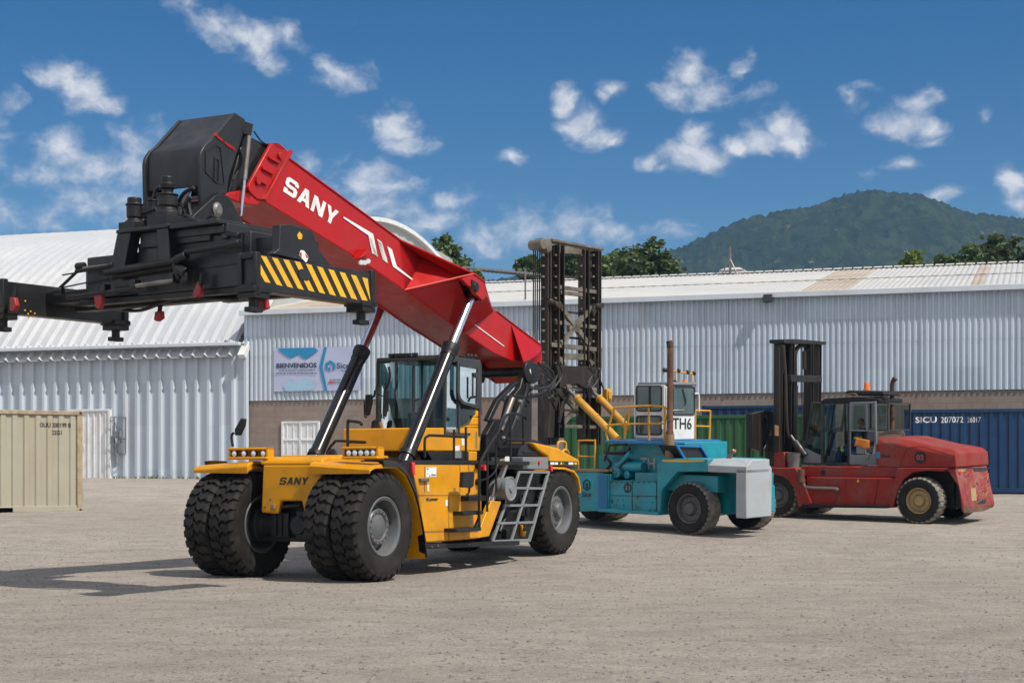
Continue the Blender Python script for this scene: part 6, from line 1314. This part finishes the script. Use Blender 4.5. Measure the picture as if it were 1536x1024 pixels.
prism(fk, 'front_fender', FO(zR, 1.2, (60,698),(212,698),(232,745),(285,872),(280,882),(222,890),(205,800),(165,748),(110,732),(60,735)), 1.22, .55, M['oldred'], .015)
m = MB(); p = FO(zR, 1.24, (238,735))[0]; m.lathe([(p.z - .16, .085), (p.z + .14, .085)], (p.x, 1.26, 0), 2, 16); m.build('accumulator', M['rust'], fk)
rfd = prism(fk, 'rear_fender', FO(zR, 1.12, (715,698),(960,700),(940,715),(860,712),(790,720),(745,755),(722,800),(692,896),(668,896)), 1.14, .4, M['oldred'], .015)
m = MB(); P = FO(zR, .6, (740,705),(1010,705),(1030,900),(960,900),(940,790),(760,760)); m.pr(P, 1, .5, -.5); m.build('wheel_arch', M['ink'], fk)
cwp = FO(zR, .95, (952,700),(1003,698),(1045,895),(1042,908),(1032,918),(1024,850),(1013,790),(985,745))
m = MB(); m.pr(cwp, 1, .95, -.95); cwt = m.build('counterweight', M['oldred_scraped'], fk, bevel=.05, seg=3)
ct_, cb_ = cwp[1], cwp[2]
def rear(*p):
    out = []
    for q in zR(*p):
        x = cb_.x
        for _ in range(6): v = F.on(q, 0, x); x = ct_.x + (cb_.x - ct_.x) * (ct_.z - v.z) / (ct_.z - cb_.z)
        v.x -= .008; out.append(v)
    return out
c = rear((1022,722))[0]; m = MB(); m.sphere(c, .06, 12, sc=(.4, 1, 1)); m.build('tail_lamp', M['redlens'], cwt)
m = MB()
for pts in (((1108,855),(1150,852),(1148,875),(1112,878)),((1088,702),(1165,700),(1145,714),(1095,716))): q = rear(*pts); m.add(q, [(0, 1, 2, 3)])
for c_ in ((1108,780),(1160,768)): c = rear(c_)[0]; m.sphere(c, .035, 8, sc=(.2, 1, 1))
m.build('socket', M['ink'], cwt, smooth=0)
m = MB(); rr = random.Random(2)
for _ in range(18):
    x, y = rr.uniform(1040, 1160), rr.uniform(730, 870); L = rr.uniform(10, 45); a = rr.uniform(.3, 1.2); m.tube(rear((x, y), (min(x + L * math.cos(a), 1165), y - L * math.sin(a))), .006, 4)
m.build('scratch', M['rimtan'], cwt)
m = MB(); q = rear((1040,895),(1172,885),(1168,900),(1140,912),(1042,922)); m.add(q, [tuple(range(5))]); m.build('dark_lower_strip', M['rust'], cwt, smooth=0)  # flat dark strip along the bottom of the rear face
m = MB(); q = rear((1000,697),(1172,697),(1172,701),(1000,701)); m.add(q, [(0, 1, 2, 3)]); q = [Vector((p.x, 1.003, p.z)) for p in FO(zR, 1.0, (722,696),(1004,695))]; m.tube(q, .012, 4); m.build('hood_gap', M['ink'], hood, smooth=0)
m = MB(); q = rear((1012,706),(1050,704),(1050,716),(1015,718)); m.add(q, [(0, 1, 2, 3)]); q = rear((1075,800),(1100,795),(1105,860),(1080,862)); m.add(q, [(0, 1, 2, 3)]); m.build('bare_patch', M['rimtan'], cwt, smooth=0)
m = MB(); q = rear((1040,705),(1080,704),(1085,735),(1045,745)); m.add(q, [(0,1,2,3)]); m.build('lamp_recess', M['oldred'], cwt, smooth=0)
# cab
yc = .62
def fpoly(*p): return FO(zQ, yc, *p)
m = MB(); 
for a, b, r in (((250,275),(150,860),.03),((345,290),(348,870),.05),((250,280),(340,290),.02),((595,280),(598,870),.035),((975,290),(970,545),.02),((345,285),(975,285),.03),((610,545),(975,545),.025),((150,862),(610,872),.03),((405,300),(375,560),.025),((560,290),(525,560),.03)): m.tube(fpoly(a, b), r, 4)
far = [Vector((p.x, -.62, p.z)) for p in fpoly((250,275),(150,860),(345,290),(348,870),(595,280),(598,870),(975,290),(970,545))]
for i in range(0, 8, 2): m.tube(far[i:i + 2], .03, 4)
for p in fpoly((250,278),(975,288),(970,545),(345,287)): m.tube([p, Vector((p.x, -.62, p.z))], .025, 4)
fc = m.build('cab', M['frame'], fk)
m = MB(); P = fpoly((148,862),(180,712),(300,775),(345,790),(348,870)); m.pr(P, 1, yc + .02, yc - .03); m.pr(P, 1, -yc, -yc - .03); m.build('lower_panel', M['grey'], fc, bevel=.008)
def fpane(n, pts, y, mat=M['glassdark']): m = MB(); P = fpoly(*pts); m.add([Vector((p.x, y, p.z)) for p in P], [tuple(range(len(P)))]); m.build(n, mat, fc, smooth=0)
fpane('quarter_window', ((252,290),(328,298),(328,768),(290,765),(188,712)), yc); fpane('rear_side_window', ((862,300),(960,300),(955,540),(862,540)), yc); fpane('far_window', ((400,300),(590,300),(590,560),(380,600)), -yc); fpane('far_window', ((252,290),(390,298),(370,600),(290,765),(188,712)), -yc); fpane('far_window', ((610,300),(960,300),(955,540),(610,540)), -yc)
q = fpoly((250,280),(180,712)); m = MB(); m.add([q[0], q[1], Vector((q[1].x, -yc, q[1].z)), Vector((q[0].x, -yc, q[0].z))], [(0, 1, 2, 3)]); m.build('windscreen', M['glassdark'], fc, smooth=0)
m = MB(); P = fpoly((330,268),(370,240),(660,222),(740,225),(900,240),(900,280),(330,284)); m.pr(P, 1, yc + .04, -yc - .04); rf_ = m.build('roof', M['black'], fc, bevel=.03)
m = MB(); P = fpoly((530,172),(560,160),(900,165),(905,210),(720,215),(535,205)); m.pr(P, 1, .45, -.45); P = fpoly((740,222),(830,220),(850,260),(740,262)); m.pr(P, 1, .3, -.2); P = fpoly((880,225),(935,228),(915,255),(885,260)); m.pr(P, 1, .5, .3); m.build('air_conditioner', M['blackgrey'], fc, bevel=.03)
c = FO(zQ, .1, (770,155))[0]; t_ = FO(zQ, .1, (770,84))[0]; m = MB(); m.lathe([(c.z - .02, .085), (c.z + .02, .085), (c.z + .03, .07), (t_.z - .02, .06), (t_.z, .05), (t_.z, .001)], (c.x, .1, 0), 2, 18); m.build('beacon', M['amber'], fc)
m = MB(); m.curve(FO(zQ, .5, (560,205),(640,192),(680,215),(650,265)), .012, 6); m.build('roof_cable', M['ochre'], fc)
m = MB(); P = fpoly((350,560),(600,545),(600,865),(350,865)); m.pr(P, 1, -yc + .05, -yc); m.b2((min(p.x for p in P), -yc, P[2].z - .03), (max(p.x for p in P) + .5, yc, P[2].z)); 
q = FO(zQ, .05, (560,700),(600,520)); m.build('cab_lining', M['cabin'], fc)
s0 = FO(zQ, .0, (690,775))[0]; m = MB(); m.box((s0.x, .0, s0.z), (.5, .5, .14)); m.box((s0.x - .26, 0, s0.z + .32), (.13, .46, .6), (0, R(-10), 0)); m.box((s0.x, 0, s0.z - .2), (.35, .35, .3)); m.build('driver_seat', M['seat'], fc, bevel=.04)
sw = FO(zQ, .0, (470,550))[0]; m = MB(); m.tube([(sw.x + .2, 0, sw.z - .6), (sw.x + .03, 0, sw.z - .03)], .04, 8); m.tube([(sw.x + .17 * math.cos(a), .17 * math.sin(a), sw.z - .08 * math.cos(a)) for a in [2 * math.pi * i / 18 for i in range(19)]], .014, 6, cap=False); m.build('steering_wheel', M['ink'], fc)
# open door swung back along the side
yd = yc + .12; m = MB(); dq = lambda *p: FO(zQ, yd, *p)
Po = dq((608,282),(850,275),(860,870),(612,872)); 
for a, b, r in (((608,285),(850,278),.03),((852,265),(862,875),.03),((612,285),(612,870),.025),((612,545),(855,550),.025),((612,868),(862,872),.02),((770,285),(775,540),.03)): m.tube(dq(a, b), r, 4)
P = dq((612,770),(660,780),(860,770),(860,870),(612,870)); m.pr(P, 1, yd + .015, yd - .015); P = dq((670,700),(750,700),(750,770),(672,770)); m.pr(P, 1, yd + .02, yd - .08); P = dq((765,760),(798,765),(790,820),(768,820)); m.pr(P, 1, yd + .05, yd)
dd = m.build('cab_door', M['grey'], fc, bevel=.008)
for pts in (((640,300),(752,300),(755,535),(640,535)),((785,295),(838,292),(840,530),(785,530))): m = MB(); m.add([Vector((p.x, yd, p.z)) for p in dq(*pts)], [(0, 1, 2, 3)]); m.build('door_window', M['glassdark'], dd, smooth=0)
# exhaust, rails, mast
p = FO(zQ, -.3, (1012,560),(1012,100),(1022,70),(1045,45)); m = MB(); m.tube(p, [.05, .05, .055, .07], 14); m.build('exhaust_pipe', M['rust'], fk)
m = MB()
for pts in (((620,530),(700,515),(740,520),(750,540)),((620,540),(690,525),(730,530),(745,545))): m.curve(FO(zR, .2, *pts), .015, 6)
m.build('hood_rail', M['steel'], fk)
xm = xfw + .22
def NX_(x, *p): return FX(zR, x, *p)
def fch(mb, x, px_, y0, y1, w, d):
    p, q = NX_(x, (px_, y0), (px_, y1)); s = .03
    for dx, dy, ww, dd_ in ((0, 0, w, s), (-d / 2, w / 2 - s / 2, s, d), (-d / 2, -w / 2 + s / 2, s, d)): mb.b2((x + dx - dd_ / 2, p.y + dy - ww / 2, min(p.z, q.z)), (x + dx + dd_ / 2, p.y + dy + ww / 2, max(p.z, q.z)))
m = MB(); fch(m, xm + .1, 112, 80, 690, .16, .22); fch(m, xm + .05, 293, 80, 640, .16, .22); fm = m.build('outer_mast', M['dkmast'], fk, bevel=.006)
m = MB(); fch(m, xm - .05, 162, 85, 690, .16, .2); fch(m, xm - .05, 258, 85, 640, .14, .2); m.build('inner_mast', M['dkmast'], fm, bevel=.006)
m = MB(); P = NX_(xm, (106,63),(170,62),(316,75),(316,90),(106,82)); m.pr(P, 0, xm + .15, xm - .25); P = NX_(xm - .2, (168,238),(322,242),(322,274),(170,274)); m.pr(P, 0, xm - .18, xm - .3); P = NX_(xm, (150,560),(300,570),(300,600),(150,600)); m.pr(P, 0, xm, xm - .2); m.build('cross_beam', M['dkmast'], fm, bevel=.01)
m = MB()
for a, b, r in (((206,205),(208,690),.055),((146,90),(150,230),.06),((252,120),(252,210),.05)): m.tube(NX_(xm - .12, a, b), r, 12)
P = NX_(xm - .1, (205,220),(208,130),(230,95),(255,95),(272,120),(272,220)); m.curve(P, .055, 8); m.build('lift_cylinder', M['dkmast'], fm)
m = MB(); P = NX_(xm - .15, (190,290),(230,290),(230,640),(190,640)); m.pr(P, 0, xm - .02, xm - .1); 
for x in (128, 181, 196, 240, 282): m.tube(NX_(xm - .2, (x, 100), (x + 2, 620)), .016, 5)
m.curve(NX_(xm - .25, (148,90),(160,250),(170,520),(200,560)), .035, 7); m.build('lift_chain', M['mast'], fm)
m = MB(); P = NX_(xm - .3, (103,485),(120,490),(120,540),(103,538)); m.pr(P, 0, xm - .3, xm - .33); m.build('mast_plate', M['ochre'], fm)
P = F.on(zR((185, 540))[0], 0, xm - .3); Q_ = F.on(zR((255, 640))[0], 1, P.y); m = MB(); m.tube([P, P + (Q_ - P) * .35], .05, 10); m.tube([P + (Q_ - P) * .3, Q_], .10, 14); m.build('tilt_cylinder', M['dkmast'], fk)
# fork carriage ahead of the mast
xk = xm + .5; m = MB()
P = NX_(xk, (-25,430),(40,415),(75,418),(95,470),(95,690),(60,690),(55,600),(20,620),(-25,600)); m.pr(P, 0, xk, xk - .12)
for a, b, r in (((-30,470),(95,470),.06),((-30,560),(95,560),.06),((-25,430),(-25,690),.06),((40,425),(40,640),.05)): m.tube(NX_(xk + .1, a, b), r, 4)
m.curve(NX_(xk - .2, (60,440),(85,520),(50,610)), .03, 6); m.build('fork_carriage', M['dkmast'], fk, bevel=.012)
m = MB(); P = FO(zR, .95, (108,625),(155,620),(162,640),(160,698),(108,698)); m.pr(P, 1, 1.0, .75); m.build('fender_bracket', M['oldred'], fk, bevel=.01)
# things lying on the forklift
b0, b1 = FO(zR, .85, (198,697), (198,622)); bkt = thing('bucket', F.M @ Matrix.Translation((b0.x, .85, b0.z)), 'grey bucket standing on the front fender of the red forklift', 'bucket'); h_ = b1.z - b0.z
m = MB(); m.lathe([(0, .001), (0, .135), (h_ * .97, .165), (h_, .172), (h_, .155), (h_ * .9, .15), (.03, .12), (.03, .001)], (0, 0, 0), 2, 24, cap=False); bk = m.build('bucket_body', M['bucket'], bkt)
m = MB(); m.lathe([(h_ * .80, .168), (h_ * .84, .168)], (0, 0, 0), 2, 24); m.build('rim_band', M['bucket'], bkt); m = MB(); m.curve([(-.165, 0, h_ * .9), (-.1, .14, h_ * .55), (0, .18, h_ * .42), (.1, .14, h_ * .55), (.165, 0, h_ * .9)], .006, 5); m.build('handle', M['steel'], bkt)
m = MB(); P = FO(zQ, yd + .03, (672,615),(800,640),(796,722),(765,705),(700,702),(655,695)); rr = random.Random(6)
nU, nV = 10, 6; g = []
for j in range(nV + 1):
    for i in range(nU + 1):
        u, v = i / nU, j / nV; a = P[0].lerp(P[1], u); b = P[5].lerp(P[2], u); p = a.lerp(b, v); p = Vector((p.x, yd + .05 + .018 * math.sin(u * 9 + v * 2) * v, p.z + .015 * math.sin(u * 7) * v)); m.v.append(F.M @ p)
for j in range(nV):
    for i in range(nU): m.f.append((j * (nU + 1) + i, j * (nU + 1) + i + 1, (j + 1) * (nU + 1) + i + 1, (j + 1) * (nU + 1) + i)); m.m.append(0)
cl = m.build('cloth', M['orange'], smooth=60); s_ = cl.modifiers.new('thick', 'SOLIDIFY'); s_.thickness = .008; tag(cl, 'orange cloth hung over the open cab door of the red forklift', 'cloth')
# driver bending forward on the seat of the forklift
sx, sz = s0.x, s0.z + .10
J = dict(pelvis=(sx - .05, 0, sz), chest=(sx - .10, 0, sz + .38), neck=(sx - .10, 0, sz + .54), head0=(sx - .08, 0, sz + .60), head=(sx - .06, 0, sz + .68))
vs = []; es = []; rs_ = []
def jv(p, r, par=None):
    vs.append(p); rs_.append(r)
    if par is not None: es.append((par, len(vs) - 1))
    return len(vs) - 1
pv_ = jv(J['pelvis'], (.16, .13)); bl = jv((sx - .09, 0, sz + .18), (.165, .12), pv_); chs = jv(J['chest'], (.18, .12), bl); nk = jv(J['neck'], (.06, .06), chs); hd0 = jv(J['head0'], (.075, .08), nk); hd1 = jv(J['head'], (.09, .095), hd0); jv((sx - .06, 0, sz + .77), (.06, .065), hd1)
for s in (1, -1):
    sh = jv((sx - .09, s * .20, sz + .40), (.065, .065), chs); el_ = jv((sx + .02, s * .27, sz + .14), (.05, .05), sh); wr_ = jv((sx + .42, s * .17, sz + .05), (.036, .03), el_); hn = jv((sx + .50, s * .15, sz + .05), (.04, .022), wr_)
    for f_ in range(4): a = jv((sx + .545, s * (.15 + .018 * (f_ - 1.5)), sz + .055), (.011, .011), hn); jv((sx + .585 - .008 * abs(f_ - 1), s * (.15 + .02 * (f_ - 1.5)), sz + .035), (.009, .009), a)
    tb = jv((sx + .50, s * .105, sz + .06), (.012, .012), hn); jv((sx + .53, s * .085, sz + .055), (.010, .010), tb)
    hp_ = jv((sx + .02, s * .10, sz), (.105, .10), pv_); kn = jv((sx + .42, s * .15, sz + .02), (.075, .075), hp_); an = jv((sx + .50, s * .15, sz - .40), (.048, .05), kn); jv((sx + .66, s * .15, sz - .45), (.045, .03), an)
me = bpy.data.meshes.new('person'); me.from_pydata(vs, es, []); pe = bpy.data.objects.new('person', me); COL.objects.link(pe); pe.matrix_world = F.M
sk = pe.modifiers.new('skin', 'SKIN'); su = pe.modifiers.new('sub', 'SUBSURF'); su.levels = su.render_levels = 2
for i, r in enumerate(rs_): me.skin_vertices[0].data[i].radius = r
me.skin_vertices[0].data[0].use_root = True
me.materials.append(M['jacket']); tag(pe, 'driver in blue work clothes seated in the open cab of the red forklift', 'person')
bpy.context.view_layer.update(); me2 = bpy.data.meshes.new_from_object(pe.evaluated_get(bpy.context.evaluated_depsgraph_get())); pe.modifiers.clear(); pe.data = me2; me2.materials.clear()
for nm in ('jacket', 'skin', 'hair', 'hivis'): me2.materials.append(M[nm])
for p in me2.polygons:
    c = p.center; p.use_smooth = True; hx = c.x - sx; hz_ = c.z - sz
    if hz_ > .52: p.material_index = 2 if (hz_ > .74 or (hx < -.09 and hz_ > .60)) else 1
    elif hx > .45 and abs(hz_ - .05) < .06 and abs(c.y) < .21 and hz_ > 0.005: p.material_index = 1
    elif (.28 < hz_ < .33 and hx < .1) or (.30 < hx < .36 and hz_ < .12 and hz_ > -.1): p.material_index = 3
    else: p.material_index = 0
